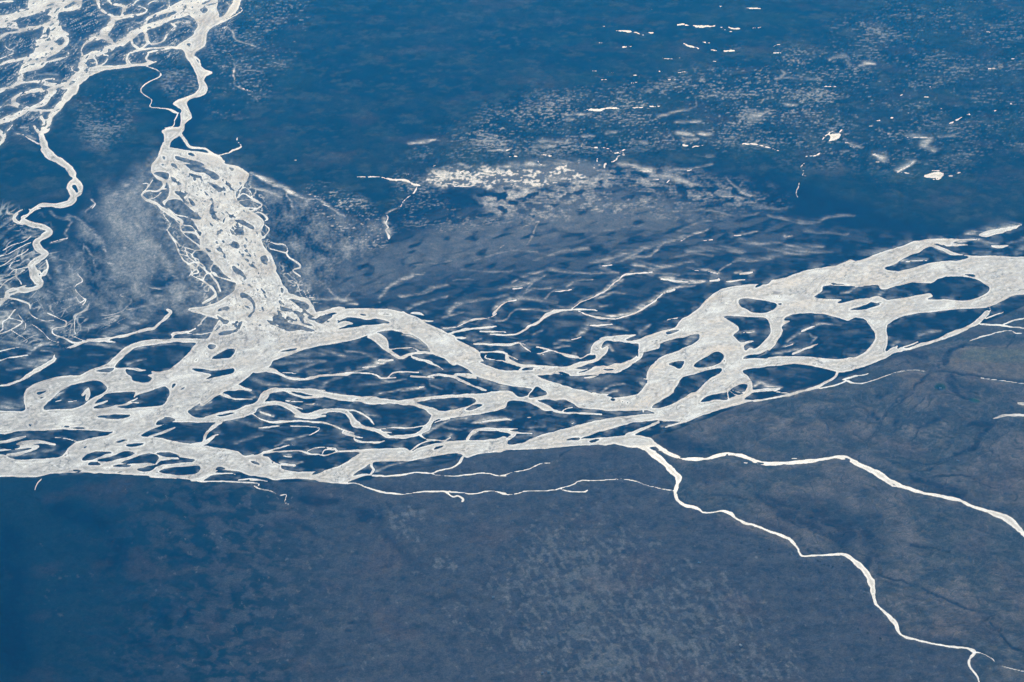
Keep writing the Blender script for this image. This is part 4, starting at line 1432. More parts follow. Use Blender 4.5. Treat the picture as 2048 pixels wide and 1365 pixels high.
# the bright drowned meadow
WB = region([850, 368, 862, 344, 950, 338, 1060, 335, 1200, 324, 1190, 352, 1110, 372, 1000, 376, 940, 380], 8, 10, 211, 30)
dots = perlin(UU / 8, VV / 3.4, 213) + 0.9 * perlin(UU / 30, VV / 8, 214) + 0.5 * fbm(UU / 60, VV / 20, 215, 2)
S = np.maximum(S * (1 - WB), WB * (0.14 + 0.55 * sstep(0.15, -0.3, dots + 0.8 * ff * 0.5 + 0.0016 * (UU - 930))))
B2 = region([960, 385, 1130, 345, 1300, 335, 1480, 365, 1570, 400, 1480, 430, 1200, 440, 1000, 440], 22, 16, 221)
hole = perlin(UU / 26, VV / 11, 223) + 0.35 * perlin(UU / 9, VV / 5, 224)
S = np.maximum(S, B2 * np.clip(0.24 - 0.0003 * (UU - 1000) + 0.22 * ff + 0.25 * sp + 0.30 * fbm(UU / 80, VV / 25, 225, 3), 0, 0.7) * sstep(0.30, 0.0, hole))
S = S * (1 - 0.85 * region([880, 378, 960, 374, 975, 385, 950, 392, 900, 390], 4))
# gravel and threads among the upper braids
UPP = region([-300, -200, 480, -200, 470, 40, 400, 110, 290, 130, 180, 150, 130, 210, 100, 260, -300, 300], 14)
S = np.maximum(S, UPP * (W < 0) * 0.38 * np.exp(W / 4.5) * np.clip(0.8 + ff, 0.2, 1.4))
S = np.maximum(S, UPP * 0.40 * np.clip(0.6 + 0.5 * ff, 0, 1.2) * sstep(0.05, 0.6, streaks(30, 5, -0.35, 231) + 0.4 * st2))
ub = 1 - np.abs(fbm((UU - 0.5 * VV) / 34 + wv, (VV + 0.55 * UU) / 8 + wv, 233, 2, 0.45))
S = np.maximum(S, UPP * 0.7 * sstep(0.90, 0.98, ub) * sstep(-0.3, 0.2, fbm(UU / 40, VV / 20, 235, 2)))
# wet grey gravel on the delta's own shoals
FANW = region([310, 310, 480, 330, 520, 430, 540, 500, 600, 590, 660, 660, 400, 690, 380, 600, 300, 440, 285, 390], 14)
S = np.maximum(S, FANW * np.clip(0.20 + 0.25 * fbm(UU / 9, VV / 6, 241, 3), 0, 0.5))
S = np.clip(S, 0, 1)

# ---- albedo of the dry ground
base = np.zeros((NV, NU, 3), np.float32)
base[:] = SAND
n1 = fbm(WX / 520, WY / 520, 301, 5, 0.55)
n2 = fbm(WX / 90, WY / 90, 311, 4, 0.6)
n3 = fbm(WX / 22, WY / 22, 321, 3, 0.7)

def paint(m, col, amt=1.0):
    global base
    base += (np.array(col, np.float32) - base) * (m * amt)[..., None]

HEATH = np.maximum(region([480, -400, 470, 60, 410, 130, 420, 200, 380, 300, 500, 342, 640, 400, 760, 420, 840, 380, 1000, 345, 1200, 330, 1500, 345, 1700, 400, 1880, 455,
                           2048, 440, 3000, 420, 3000, -500], 12, 10, 331),
                   region([75, 270, 105, 230, 140, 180, 200, 145, 290, 130, 330, 100, 370, 100, 395, 180, 350, 215, 330, 265, 310, 320, 240, 350, 160, 375, 140, 340], 6, 4, 333))
HEATH = np.maximum(HEATH, region([-900, 300, 30, 268, 70, 290, 100, 320, 140, 350, 140, 390, 60, 410, 0, 440, -900, 460], 8, 4, 335))
PLAIN = region([-1000, 960, 0, 955, 120, 953, 230, 945, 400, 962, 520, 966, 650, 965, 740, 962, 760, 945, 860, 935, 990, 908, 1280, 890, 1330, 930, 1350, 990, 1420, 1030,
                1600, 1110, 1700, 1115, 1750, 1200, 1800, 1280, 1950, 1310, 1960, 1900, 1960, 2300, -1000, 2300], 3, 2, 337)
EAST = region([1300, 880, 1340, 866, 1420, 838, 1500, 806, 1690, 755, 1790, 712, 1990, 640, 2100, 600, 3200, 520, 3200, 2300, 1980, 2300, 1950, 1310, 1800, 1280, 1750, 1200,
               1700, 1115, 1600, 1110, 1420, 1030, 1350, 990, 1330, 930], 3, 2, 339)
patch = sstep(-0.25, 0.35, n1 + 0.55 * n2)
paint(HEATH, HEATH_A)
paint(HEATH * patch, HEATH_B)
n4 = fbm(WX / 46, WY / 46, 325, 5, 0.65)
hs = 0.9 * fbm(WX / 150, WY / 150, 327, 5, 0.62)
paint(HEATH * sstep(0.0, 0.5, hs + 0.5 * n4), HEATH_C, 0.75)
paint(HEATH * sstep(0.15, 0.6, -hs - 0.4 * n4), HEATH_A, 0.9)
left = sstep(60, 620, UU + 60 * n1)  # darker to the left: dark land, plus corner vignette painted in
paint(PLAIN, PLAIN_A)
cells = fbm(UU / 42 + 0.5 * n2, VV / 21 + 0.5 * n2, 347, 5, 0.6)
even = sstep(420, 780, UU)
paint(PLAIN * np.clip(left * np.maximum(sstep(-0.22, 0.22, cells) * 0.85, even * (0.85 + 0.35 * n4)), 0, 1), PLAIN_B)
lw = 0.5 * perlin(UU / 30, VV / 24, 343)
lc = fbm((UU + VV) / 31 + lw, (VV - UU) / 15 + lw, 345, 5, 0.6)
LICH = region([1060, 1060, 1250, 1060, 1340, 1150, 1450, 1180, 1540, 1260, 1560, 1500, 1100, 1500, 1050, 1300, 1000, 1180], 60, 40, 341)
cov = np.clip(LT * 1.5, 0, 0.75) + 0.55 * LICH + 0.22 * left
lich = sstep(0.62, 0.80, cov * 0.75 + lc + 0.3 * n3)
paint(PLAIN * np.clip(lich, 0, 1) * np.clip(0.3 + left, 0, 1), LICHEN, 0.8)
paint(EAST, EAST_A)
paint(EAST * patch, EAST_B)
paint(EAST * np.clip(sstep(-0.1, 0.2, n2 + 0.5 * n3) * np.clip(LT * 1.6 + 0.25, 0, 1), 0, 1), EAST_C)
# old terraces and drainage of the pasture
e1 = fbm(UU / 170 + 0.4 * n1, VV / 80 + 0.4 * n1, 371, 3, 0.5) * 4
fr = np.abs(e1 - np.round(e1))
paint(EAST * sstep(0.07, 0.0, fr) * sstep(-0.2, 0.3, n2 + n1), EAST_D, 0.8)
paint(EAST * sstep(0.05, 0.10, fr) * sstep(0.17, 0.10, fr), EAST_C, 0.5)
# rusty and green tints of the vegetation
paint((HEATH + PLAIN + EAST).clip(0, 1) * sstep(0.15, 0.6, fbm(WX / 240, WY / 240, 351, 4)), RUST, 0.2)
paint(HEATH * sstep(0.1, 0.6, fbm(WX / 300, WY / 300, 353, 4)), GREEN, 0.5)
# meadow strips
FIELD = region([1905, 705, 1925, 697, 1965, 692, 2200, 690, 2200, 775, 2048, 762, 1960, 752, 1900, 741], 3, 1, 361)
MOWN = region([1922, 712, 1950, 700, 2200, 700, 2200, 728, 1960, 726, 1925, 722], 4, 1.5, 363)
paint(FIELD, FIELD_A, 0.8)
paint(0.55 * MOWN * (0.6 + 0.4 * sstep(-0.3, 0.3, np.sin(VV * 1.5 + 0.02 * UU))), MOWN_A, 0.8)
paint(region([1868, 778, 1876, 772, 1888, 774, 1890, 782, 1875, 783], 2, 1, 365, 8), LAWN)
paint(region([1936, 802, 1946, 799, 1960, 805, 1950, 808], 2, 1, 367, 8), LAWN)
# dark hollows and ditches
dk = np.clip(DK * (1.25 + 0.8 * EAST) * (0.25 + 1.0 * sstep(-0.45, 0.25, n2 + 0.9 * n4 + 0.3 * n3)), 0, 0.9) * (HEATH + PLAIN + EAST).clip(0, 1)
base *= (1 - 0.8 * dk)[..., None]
# tussock grain
veg = (HEATH + PLAIN + EAST).clip(0, 1)
n5 = fbm(WX / 11, WY / 11, 327, 2, 0.8)
base *= (1 + veg * (0.18 * n2 + 0.34 * n4 + 0.35 * n3 + 0.30 * n5))[..., None]
base *= (1 + (1 - veg) * (0.12 * n2 + 0.10 * n3))[..., None]
base = np.clip(base, 0.004, 0.6)
S *= 1 - 0.9 * (PLAIN + EAST).clip(0, 1)
print('cover', round(time.time() - T0, 1))

# ---- the water itself: ruffled or calm, and its tone from silty patches and painted glint
calm = region([1290, 890, 1700, 900, 2300, 980, 2300, 1600, 1900, 1600, 1700, 1200, 1400, 1060], 20)
calm = np.maximum(calm, HEATH)
calm = np.maximum(calm, 0.7 * PLAIN)
q1 = fbm((UU + 0.3 * VV) / 70 + 0.5 * wv, (VV + 0.25 * UU) / 22 + wv, 401, 4, 0.5)
RUF = np.clip(0.5 + 0.75 * q1 + 0.35 * fbm(UU / 6, VV / 3, 403, 2, 0.7), 0, 1) * (1 - calm)
swirl = np.abs(fbm((UU + 0.2 * VV) / 24 + 0.5 * wv, (VV - 0.5 * UU) / 20, 413, 4, 0.6))
FANS = np.maximum(FAN, region([480, 600, 640, 620, 640, 680, 540, 700, 460, 720, 420, 690], 20))
line = np.abs(fbm((UU + 0.3 * VV) / 75 + wv, (VV + 0.2 * UU) / 34 + wv, 405, 4, 0.6))
seam = sstep(0.045, 0.0, line) * sstep(-0.25, 0.2, fbm(UU / 50, VV / 30, 407, 2))
SILT_GLINT = 0.64 + 0.60 * q1 + 0.17 * fbm(UU / 8, VV / 3.5, 409, 3, 0.7) - 0.6 * seam - 0.6 * FANS * sstep(0.08, 0.0, swirl)
flow = np.sin(np.clip(W, 0, 13.5) * 0.95 + 5.0 * q1 + 2.0 * fbm(UU / 45, VV / 25, 415, 3))
SILT_GLINT = SILT_GLINT + 0.16 * flow + 0.14 * sstep(0.6, 1.0, flow) * sstep(-0.1, 0.3, q1)
rim = np.exp(-np.clip(W, 0, 20) / 2.2)  # bright rim: glint of smooth shore water put into the colour
SILT_GLINT = np.clip(SILT_GLINT + 0.6 * rim * np.clip(0.7 + 1.2 * shore, 0.2, 1.3), 0.12, 1.35)
SILT_GLINT = SILT_GLINT * (1 - calm) + calm * np.clip(1.05 - 0.55 * sstep(2.5, 6, W) + 0.35 * fbm(UU / 20, VV / 12, 411, 3), 0.6, 1.25)
SILT_GLINT *= 1 - 0.25 * HEATH * (UU > 480)
# ---------------------------------------------------------------- relief
Z = np.where(W < 0, 1.2 * (1 - np.exp(W * 0.5)), -1.2 * (1 - np.exp(-W * 0.5)))
Z += (W < 0) * np.clip(-W / 12, 0, 1) * (0.4 * n2 * (1 - S) + veg * (5.0 * n1 + 1.5 * n2 + 0.4 * n3) - 1.5 * dk + 4 * veg + EAST * (4.0 * n1 + 1.2 * n2 - 1.6 * sstep(0.09, 0.0, fr)))
Z = np.where((W < 0) & (Z < 0.05), 0.05, Z)

def components(mask, diag=True):
    """labels of the connected areas of a mask (0 = outside), largest first, and their sizes"""
    parent = []
    def find(a):
        while parent[a] != a:
            parent[a] = parent[parent[a]]
            a = parent[a]
        return a
    lab = np.zeros(mask.shape, np.int32)
    prev = []
    runs = []
    e = 1 if diag else 0
    for j in range(mask.shape[0]):
        r = np.flatnonzero(np.diff(np.concatenate(([0], mask[j].view(np.int8), [0]))))
        cur = []
        p = 0
        for a, b in zip(r[::2], r[1::2]):
            parent.append(len(parent))
            me = len(parent) - 1
            while p < len(prev) and prev[p][1] + e <= a:
                p += 1
            q = p
            while q < len(prev) and prev[q][0] < b + e:
                x, y = find(prev[q][2]), find(me)
                if x != y:
                    parent[max(x, y)] = min(x, y)
                q += 1
            cur.append((a, b, me))
            runs.append((j, a, b, me))
        prev = cur
    size = {}
    for j, a, b, me in runs:
        k = find(me)
        size[k] = size.get(k, 0) + b - a
    order = {k: i + 1 for i, k in enumerate(sorted(size, key=lambda k: -size[k]))}
    for j, a, b, me in runs:
        lab[j, a:b] = order[find(me)]
    return lab, sorted(size.values(), reverse=True)

def quad_max(A):
    return np.maximum(np.maximum(A[:-1, :-1], A[:-1, 1:]), np.maximum(A[1:, :-1], A[1:, 1:]))

IDX = np.arange(NV * NU, dtype=np.int32).reshape(NV, NU)
PX, PY, PZ = WX.ravel(), WY.ravel(), Z.ravel()

def sheet(name, quads, mat, z=None, attrs=()):
    """one mesh object from the chosen cells of the survey grid"""
    j, i = np.nonzero(quads)
    f = np.stack([IDX[j + 1, i], IDX[j + 1, i + 1], IDX[j, i + 1], IDX[j, i]], 1)
    used, inv = np.unique(f, return_inverse=True)
    me = bpy.data.meshes.new(name)
    n = len(f)
    me.vertices.add(len(used))
    co = np.stack([PX[used], PY[used], PZ[used] if z is None else np.full(len(used), z)], 1)
    me.vertices.foreach_set('co', co.astype(np.float32).ravel())
    me.loops.add(n * 4)
    me.loops.foreach_set('vertex_index', inv.astype(np.int32).ravel())
    me.polygons.add(n)
    me.polygons.foreach_set('loop_start', np.arange(0, n * 4, 4, dtype=np.int32))
    me.update(calc_edges=True)
    me.shade_smooth()
    for an, data in attrs:
        if data.ndim == 3:
            a = me.attributes.new(an, 'FLOAT_COLOR', 'POINT')
            v = data.reshape(-1, 3)[used]
            a.data.foreach_set('color', np.column_stack([v, np.ones(len(v))]).astype(np.float32).ravel())
        else:
            a = me.attributes.new(an, 'FLOAT', 'POINT')
            a.data.foreach_set('value', data.ravel()[used].astype(np.float32))
    me.materials.append(mat)
    o = bpy.data.objects.new(name, me)
    scene.collection.objects.link(o)
    return o

# ---------------------------------------------------------------- materials
def new_mat(name):
    m = bpy.data.materials.new(name)
    m.use_nodes = True
    t = m.node_tree
    return m, t, t.nodes, t.links, t.nodes['Principled BSDF']

def node(t, typ, **kw):
    n = t.nodes.new(typ)
    for k, v in kw.items():
        setattr(n, k, v)
    return n

def world_noise(t, scale, detail, rough, stretch=(1, 1, 1), rot=0.0, offset=0.0):
    g = node(t, 'ShaderNodeNewGeometry')
    mp = node(t, 'ShaderNodeMapping')
    mp.inputs['Scale'].default_value = stretch
    mp.inputs['Rotation'].default_value = (0, 0, rot)
    mp.inputs['Location'].default_value = (offset, offset * 0.7, 0)
    n = node(t, 'ShaderNodeTexNoise')
    n.inputs['Scale'].default_value = scale
    n.inputs['Detail'].default_value = detail
    n.inputs['Roughness'].default_value = rough
    t.links.new(g.outputs['Position'], mp.inputs[0])
    t.links.new(mp.outputs[0], n.inputs['Vector'])
    return n.outputs['Fac']

def remap(t, sock, a, b, lo, hi):
    r = node(t, 'ShaderNodeMapRange')
    for i, v in enumerate((a, b, lo, hi)):
        r.inputs[i + 1].default_value = v
    t.links.new(sock, r.inputs[0])
    return r.outputs[0]

def math_n(t, op, a, b):
    m = node(t, 'ShaderNodeMath', operation=op)
    for i, s in enumerate((a, b)):
        if hasattr(s, 'links'):
            t.links.new(s, m.inputs[i])
        else:
            m.inputs[i].default_value = s
    return m.outputs[0]

def silty_water(t, p):
    """pale glacial silty water, ruffled in patches"""
    mid = world_noise(t, 0.035, 3, 0.6, (1, 0.5, 1), 0.25, 40)
    fine = world_noise(t, 0.26, 3, 0.75, (1, 0.45, 1), 0.0, 90)
    p.inputs['IOR'].default_value = 1.33
    silt_glint = node(t, 'ShaderNodeAttribute', attribute_name='silt_glint')
    ruf = node(t, 'ShaderNodeAttribute', attribute_name='ruffle')
    grain = math_n(t, 'MULTIPLY', silt_glint.outputs['Fac'], remap(t, fine, 0.3, 0.7, 0.82, 1.18))
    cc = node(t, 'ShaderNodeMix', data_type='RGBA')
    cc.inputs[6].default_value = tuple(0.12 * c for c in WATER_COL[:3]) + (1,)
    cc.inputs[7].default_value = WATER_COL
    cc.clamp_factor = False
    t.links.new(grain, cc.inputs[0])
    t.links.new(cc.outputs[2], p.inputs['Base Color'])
    t.links.new(remap(t, ruf.outputs['Fac'], 0, 1, WATER_ROUGH[0], WATER_ROUGH[1]), p.inputs['Roughness'])
    bump = node(t, 'ShaderNodeBump')
    bump.inputs['Strength'].default_value = WATER_BUMP
    bump.inputs['Distance'].default_value = 1.0
    t.links.new(math_n(t, 'ADD', math_n(t, 'MULTIPLY', fine, 0.8), math_n(t, 'MULTIPLY', mid, 1.4)), bump.inputs['Height'])
    t.links.new(bump.outputs[0], p.inputs['Normal'])

WATER_COL = (0.60, 0.655, 0.685, 1)
WATER_ROUGH = (0.48, 0.80)
WATER_BUMP = 0.9
water_mat, t, N, L, p = new_mat('silty_water')
silty_water(t, p)

land_mat, t, N, L, dry = new_mat('ground')
cov = node(t, 'ShaderNodeAttribute', attribute_name='cover')
g1 = world_noise(t, 0.22, 3, 0.8)
mul = node(t, 'ShaderNodeMix', data_type='RGBA', blend_type='MULTIPLY')
mul.inputs[0].default_value = 1
L.new(cov.outputs['Color'], mul.inputs[6])
gr = node(t, 'ShaderNodeCombineColor')
gv = remap(t, g1, 0.25, 0.75, 0.40, 1.60)
for k in range(3):
    L.new(gv, gr.inputs[k])
L.new(gr.outputs[0], mul.inputs[7])
L.new(mul.outputs[2], dry.inputs['Base Color'])
dry.inputs['Roughness'].default_value = 0.95
dry.inputs['Specular IOR Level'].default_value = 0.0
wet = node(t, 'ShaderNodeBsdfPrincipled')
wet.inputs['IOR'].default_value = 1.33
wet.inputs['Roughness'].default_value = 0.5
film = node(t, 'ShaderNodeAttribute', attribute_name='film')
f1 = world_noise(t, 0.13, 3, 0.7, (1, 0.5, 1), 0.2, 30)
fv = math_n(t, 'MULTIPLY', film.outputs['Fac'], remap(t, f1, 0.3, 0.7, 0.6, 1.4))
fv.node.use_clamp = True
fc = node(t, 'ShaderNodeMix', data_type='RGBA')  # film colour: bluish sky reflection and white sheen painted in
fc.inputs[6].default_value = (0.25, 0.35, 0.43, 1)
fc.inputs[7].default_value = (0.62, 0.68, 0.71, 1)
L.new(remap(t, film.outputs['Fac'], 0.15, 0.75, 0, 1), fc.inputs[0])
L.new(fc.outputs[2], wet.inputs['Base Color'])
ms = node(t, 'ShaderNodeMixShader')
L.new(fv, ms.inputs[0])
L.new(dry.outputs[0], ms.inputs[1])
L.new(wet.outputs[0], ms.inputs[2])
L.new(ms.outputs[0], N['Material Output'].inputs['Surface'])

def plain_mat(name, col, rough=0.8, vary=0.25, scale=0.6):
    m, t, N, L, p = new_mat(name)
    n = world_noise(t, scale, 3, 0.6)
    cc = node(t, 'ShaderNodeMix', data_type='RGBA')
    cc.inputs[6].default_value = tuple(c * (1 - vary) for c in col) + (1,)
    cc.inputs[7].default_value = tuple(c * (1 + vary) for c in col) + (1,)
    L.new(n, cc.inputs[0])
    L.new(cc.outputs[2], p.inputs['Base Color'])
    p.inputs['Roughness'].default_value = rough
    return m

# ---------------------------------------------------------------- land
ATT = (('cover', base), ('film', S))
WATT = (('silt_glint', SILT_GLINT), ('ruffle', RUF))
lab, sizes = components(W < 0)
ql = quad_max(lab)
big = sum(1 for s in sizes if s > 9000)
region_id = np.zeros((NV, NU), np.int8)                      # 0 flood plain
marsh = np.maximum(np.maximum(ML, MC), MR)
region_id[marsh > 0.5] = 4
region_id[HEATH > 0.5] = 1
region_id[PLAIN > 0.5] = 2
region_id[EAST > 0.5] = 3
region_id[FIELD > 0.5] = 5
qr = region_id[:-1, :-1]
main = (ql > 0) & (ql <= big)
def structure(o, label=None):
    o['kind'] = 'structure'
    if label:
        o['label'] = label
    return o
for k, (nm, lb) in enumerate((('flood_plain', 'dark wet sand flats of the braided river'), ('heath', 'dark heath with pools beyond the river'),
                              ('plain', 'grey brown lichen plain in front of the river'), ('pasture', 'grey brown grazing land inside the river bend'),
                              ('marsh', 'pale wet marsh beside the delta'), ('meadow', 'pale meadow with a green mown strip'))):
    m = main & (qr == k)
    if m.any():
        structure(sheet(nm, m, land_mat, None, ATT), lb)
n_bars = 0
# group the grid cells of each island once
jj, ii = np.nonzero(ql > big)
ids = ql[jj, ii]
order = np.argsort(ids, kind='stable')
jj, ii, ids = jj[order], ii[order], ids[order]
cut = np.flatnonzero(np.diff(ids)) + 1
rest = np.zeros(ql.shape, bool)
for a, b in zip(np.concatenate(([0], cut)), np.concatenate((cut, [len(ids)]))):
    m = None
    if n_bars < 290 and sizes[ids[a] - 1] >= 12:
        m = np.zeros(ql.shape, bool)
        m[jj[a:b], ii[a:b]] = True
        structure(sheet('sandbar', m, land_mat, None, ATT))
        n_bars += 1
    else:
        rest[jj[a:b], ii[a:b]] = True
if rest.any():
    o = sheet('small_shoals', rest, land_mat, None, ATT)
    o['kind'] = 'stuff'
structure(sheet('river_bed', ql == 0, land_mat, None, ATT))
# the country beyond the survey
fx, fy = 150000.0, 150000.0
me = bpy.data.meshes.new('terrain')
me.from_pydata([(-fx, -fy, -4), (fx, -fy, -4), (fx, fy, -4), (-fx, fy, -4)], [], [(0, 1, 2, 3)])
far_mat = plain_mat('far_ground', (0.04, 0.04, 0.034), 0.95, 0.3, 0.002)
me.materials.append(far_mat)
o = bpy.data.objects.new('terrain', me)
scene.collection.objects.link(o)
structure(o)

# ---------------------------------------------------------------- water
wl, wsz = components(quad_max(W) > -0.4)
wj, wi = np.nonzero(wl)
wid = wl[wj, wi]
order = np.argsort(wid, kind='stable')
wj, wi, wid = wj[order], wi[order], wid[order]
cut = np.flatnonzero(np.diff(wid)) + 1
rest = np.zeros(wl.shape, bool)
n_w = 0
for a, b in zip(np.concatenate(([0], cut)), np.concatenate((cut, [len(wid)]))):
    m = np.zeros(wl.shape, bool)
    m[wj[a:b], wi[a:b]] = True
    if b - a > 6000:
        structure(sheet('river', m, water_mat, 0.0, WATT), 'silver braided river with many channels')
    elif b - a >= 10 and n_w < 280:
        hgt, wid_ = np.ptp(wj[a:b]) + 1, np.ptp(wi[a:b]) + 1
        nm = 'stream' if (hgt > 12 or wid_ > 60) else 'pool'
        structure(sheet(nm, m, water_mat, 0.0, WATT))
        n_w += 1
    else:
        rest |= m
if rest.any():
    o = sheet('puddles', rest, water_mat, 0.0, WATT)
    o['kind'] = 'stuff'
print('sheets', n_bars, n_w, round(time.time() - T0, 1))

# ---------------------------------------------------------------- small things on the plain
def height(u, v):
    i = int(np.clip(np.searchsorted(GU, u), 0, NU - 1))
    j = int(np.clip(np.searchsorted(GV, v), 0, NV - 1))
    return float(Z[j, i])

def at(u, v):
    x, y = ground(u, v)
    return Vector((float(x), float(y), height(u, v) - 0.1))

def mesh_obj(name, verts, faces, mat, parent=None, smooth=False):
    me = bpy.data.meshes.new(name)
    me.from_pydata(verts, [], faces)
    me.materials.append(mat)
    if smooth:
        me.shade_smooth()
    o = bpy.data.objects.new(name, me)
    scene.collection.objects.link(o)
    o.parent = parent
    return o

def thing(name, label, cat, loc, rz=0.0, group=None):
    o = bpy.data.objects.new(name, None)
    scene.collection.objects.link(o)
    o.location = loc
    o.rotation_euler = (0, 0, rz)
    o['label'] = label
    o['category'] = cat
    if group:
        o['group'] = group
    return o

def box(x0, x1, y0, y1, z0, z1):
    v = [(x, y, z) for z in (z0, z1) for y in (y0, y1) for x in (x0, x1)]
    return v, [(0, 2, 3, 1), (4, 5, 7, 6), (0, 1, 5, 4), (2, 6, 7, 3), (0, 4, 6, 2), (1, 3, 7, 5)]

wall_mat = plain_mat('painted_wall', (0.62, 0.60, 0.56), 0.7, 0.1)
roof_mat = plain_mat('pale_roof', (0.70, 0.70, 0.70), 0.30, 0.05)
door_mat = plain_mat('dark_door', (0.08, 0.06, 0.05), 0.6, 0.2)
glass_mat = plain_mat('window_glass', (0.05, 0.06, 0.07), 0.1, 0.1)

def hut(label, u, v, w, d, rz):
    t = thing('hut', label, 'hut', at(u, v), rz, 'pale huts scattered on the plain')
    h, r = 2.6, 1.9
    a, b = w / 2, d / 2
    wv = [(-a, -b, -0.4), (a, -b, -0.4), (a, b, -0.4), (-a, b, -0.4), (-a, -b, h), (a, -b, h), (a, b, h), (-a, b, h), (-a, 0, h + r), (a, 0, h + r)]
    mesh_obj('wall', wv, [(0, 1, 5, 4), (2, 3, 7, 6), (1, 2, 6, 9, 5), (3, 0, 4, 8, 7)], wall_mat, t)
    e, th = 0.45, 0.18
    rv, rf = [], []
    for s in (-1, 1):
        k = len(rv)
        yo, zo = s * (b + e), h - e * r / b
        rv += [(-a - e, yo, zo), (a + e, yo, zo), (a + e, 0, h + r), (-a - e, 0, h + r)]
        rv += [(-a - e, yo, zo + th), (a + e, yo, zo + th), (a + e, 0, h + r + th), (-a - e, 0, h + r + th)]
        rf += [tuple(k + q for q in f) for f in ((4, 5, 6, 7), (0, 3, 2, 1), (0, 1, 5, 4), (1, 2, 6, 5), (0, 4, 7, 3))]
    mesh_obj('roof', rv, rf, roof_mat, t)
    bv, bf = box(-0.5, 0.5, -b - 0.06, -b + 0.05, 0, 2.05)
    mesh_obj('door', bv, bf, door_mat, t)
    for x in (-a * 0.6, a * 0.6):
        bv, bf = box(x - 0.5, x + 0.5, -b - 0.05, -b + 0.05, 0.9, 1.9)
        mesh_obj('window', bv, bf, glass_mat, t)
    return t

hut('small pale hut alone among lichen patches, nearest the bare plain below the marsh stream', 986.8, 1198.5, 7.5, 5.0, 0.1)
hut('small pale hut on the heath below the sharp bend of the narrow white stream', 1398.4, 1130.3, 7.0, 4.5, -0.5)
hut('small pale hut close to the bottom edge, farthest from every stream', 1481, 1295, 6.5, 4.5, -0.9)
hut('long pale hut beside the dark ditches of the pasture', 1916.2, 924.6, 10.0, 4.5, -0.45)
hut('pale farm hut in front of the small green grove', 1880, 781.8, 7.0, 5.0, 0.2)
hut('longer hut of the group at the bottom edge of the plain', 1097.5, 1348.2, 8.0, 4.5, -0.2)
hut('smaller hut beside the longer one at the bottom edge of the plain', 1084.6, 1350.2, 5.0, 4.0, 0.4)

leaf_mat = plain_mat('leaves', (0.030, 0.060, 0.026), 0.8, 0.45, 0.5)
shrub_mat = plain_mat('shrub_leaves', (0.022, 0.036, 0.020), 0.85, 0.4, 0.5)
bark_mat = plain_mat('bark', (0.07, 0.055, 0.045), 0.9, 0.3, 2.0)

def tube(pts, n=7):
    v, f = [], []
    for k, (x, y, z, r) in enumerate(pts):
        for i in range(n):
            a = 2 * math.pi * i / n
            v.append((x + r * math.cos(a), y + r * math.sin(a), z))
        if k:
            for i in range(n):
                o, q = (k - 1) * n, k * n
                f.append((o + i, o + (i + 1) % n, q + (i + 1) % n, q + i))
    f.append(tuple(range((len(pts) - 1) * n, len(pts) * n)))
    return v, f

def foliage(rng, rx, rz, zc, count, size):
    """leaf clumps spread through an uneven crown"""
    v, f = [], []
    lobes = [(rng.uniform(-.5, .5) * rx, rng.uniform(-.5, .5) * rx, zc + rng.uniform(-.45, .5) * rz, rng.uniform(.45, .75)) for _ in range(7)]
    for _ in range(count):
        lx, ly, lz, lr = rng.choice(lobes)
        d = Vector((rng.gauss(0, 1), rng.gauss(0, 1), rng.gauss(0, 1))).normalized()
        q = rng.uniform(.55, 1.05)
        c = Vector((lx + d.x * rx * lr * q, ly + d.y * rx * lr * q, max(0.15, lz + d.z * rz * lr * q)))
        nrm = (d + Vector((rng.uniform(-.6, .6), rng.uniform(-.6, .6), rng.uniform(-.2, .8)))).normalized()
        t1 = nrm.orthogonal().normalized()
        t2 = nrm.cross(t1)
        s = size * rng.uniform(.6, 1.4)
        k = len(v)
        v += [tuple(c + t1 * s), tuple(c + t2 * s * .7), tuple(c - t1 * s), tuple(c - t2 * s * .7)]
        f.append((k, k + 1, k + 2, k + 3))
    return v, f

def make_tree(seed):
    rng = random.Random(seed)
    hh = rng.uniform(5.5, 8.0)
    t = thing('tree', '', 'tree', (0, 0, 0))
    mesh_obj('trunk', *tube([(0, 0, -0.4, .28), (.05, .03, hh * .3, .2), (-.05, .08, hh * .6, .12), (0, 0, hh * .85, .05)]), bark_mat, t)
    mesh_obj('crown', *foliage(rng, hh * .36, hh * .38, hh * .62, 420, .34), leaf_mat, t)
    return t

def make_shrub(seed):
    rng = random.Random(seed)
    t = thing('shrub', '', 'shrub', (0, 0, 0))
    v, f = [], []
    for k in range(5):
        a = k * 1.26 + rng.random()
        tv, tf = tube([(.1 * math.cos(a), .1 * math.sin(a), -.3, .07), (.6 * math.cos(a), .6 * math.sin(a), .8, .05), (1.0 * math.cos(a), 1.0 * math.sin(a), 1.6, .02)], 5)
        o = len(v)
        v += tv
        f += [tuple(o + q for q in x) for x in tf]
    mesh_obj('stem', v, f, bark_mat, t)
    mesh_obj('foliage', *foliage(rng, 2.1, 1.3, 1.2, 230, .36), shrub_mat, t)
    return t

def place(root, loc, rz, s, label, group):
    c = root.copy()
    scene.collection.objects.link(c)
    c.location = loc
    c.rotation_euler = (0, 0, rz)
    c.scale = (s, s, s)
    c['label'] = label
    c['group'] = group
    for ch in list(root.children):
        d = ch.copy()
        scene.collection.objects.link(d)
        d.parent = c
    return c

def drop(root):
    for ch in list(root.children):
        bpy.data.objects.remove(ch)
    bpy.data.objects.remove(root)

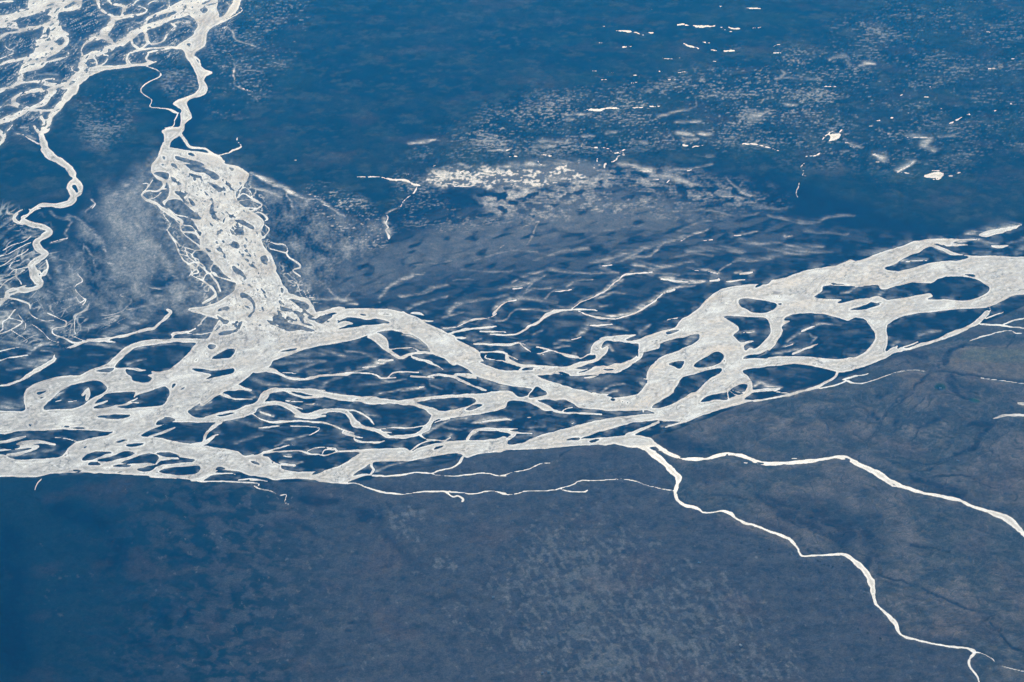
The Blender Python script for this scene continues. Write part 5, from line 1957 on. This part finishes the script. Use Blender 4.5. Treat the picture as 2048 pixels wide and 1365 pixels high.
rng = random.Random(5)
protos = [make_tree(k) for k in (1, 2, 3)]
for k, (u, v) in enumerate(((1872, 779), (1874.5, 777), (1876.5, 779.5), (1878, 776.5), (1880, 778.5), (1882, 776), (1884, 778), (1876, 781), (1888, 778.5), (1884.5, 781))):
    place(protos[k % 3], at(u, v), rng.uniform(0, 6.28), rng.uniform(.8, 1.15), 'green tree of the small dense grove around the pasture hut', 'trees of the pasture grove')
for q in protos:
    drop(q)
protos = [make_shrub(k) for k in (4, 5, 6)]
shrubs = []
for c in """1704 1142 1626 1128 1627 1132 1636 1126 1637 1148 1642 1134 1648 1133 1657 1135 1664 1140 1665 1137 1687 1129 1681 1152 1639 1149 1622 1156 1612 1125 1613 1129
1609 1131 1634 1124 1604 1136 1616 1141 1640 1127 1595 1118 1578 1113 1560 1107 1538 1103 1545 1120 1520 1098 1500 1085 1474 1074 1462 1068 1450 1060 1482 1090 1440 1052
1075 1004 1177 1015 1205 1025 1229 1026 1177 1030 1122 1001 1211 1026 1385 1043 1410 1061 1433 1068 1455 1083 1380 1066 1394 1080 1620 1162 1641 1168 1690 1185
1660 1180 1705 1205 1728 1190 1742 1235 1720 1225 1684 1224 1645 1210 1668 1196 1640 1205 1686 1202 1600 1180 1585 1170 1760 1280 1802 1298 1761 1281
1640 1185 1621 1185 1578 1190 1556 1160 1540 1150 1490 1120 1466 1105 1692 1245 1715 1262 1735 1270 1786 1301""".split('\n'):
    a = [float(x) for x in c.split()]
    shrubs += list(zip(a[::2], a[1::2]))
for k, (u, v) in enumerate(shrubs):
    place(protos[k % 3], at(u, v), rng.uniform(0, 6.28), rng.uniform(.75, 1.35), 'dark green shrub dotted over the grey plain below the narrow stream', 'shrubs on the grey plain')
for q in protos:
    drop(q)

# ---------------------------------------------------------------- air
hz = bpy.data.materials.new('haze')
hz.use_nodes = True
t = hz.node_tree
t.nodes.remove(t.nodes['Principled BSDF'])
pv = t.nodes.new('ShaderNodeVolumePrincipled')
pv.inputs['Color'].default_value = HAZE_COL
pv.inputs['Density'].default_value = HAZE_DENS
pv.inputs['Anisotropy'].default_value = HAZE_G
pv.inputs['Absorption Color'].default_value = (1, 1, 1, 1)
t.links.new(pv.outputs[0], t.nodes['Material Output'].inputs['Volume'])
hv, hf = box(-152000, 152000, -152000, 152000, -6, H_CAM + 60)
o = mesh_obj('haze', hv, hf, hz)
o['kind'] = 'stuff'
print('script', round(time.time() - T0, 1))
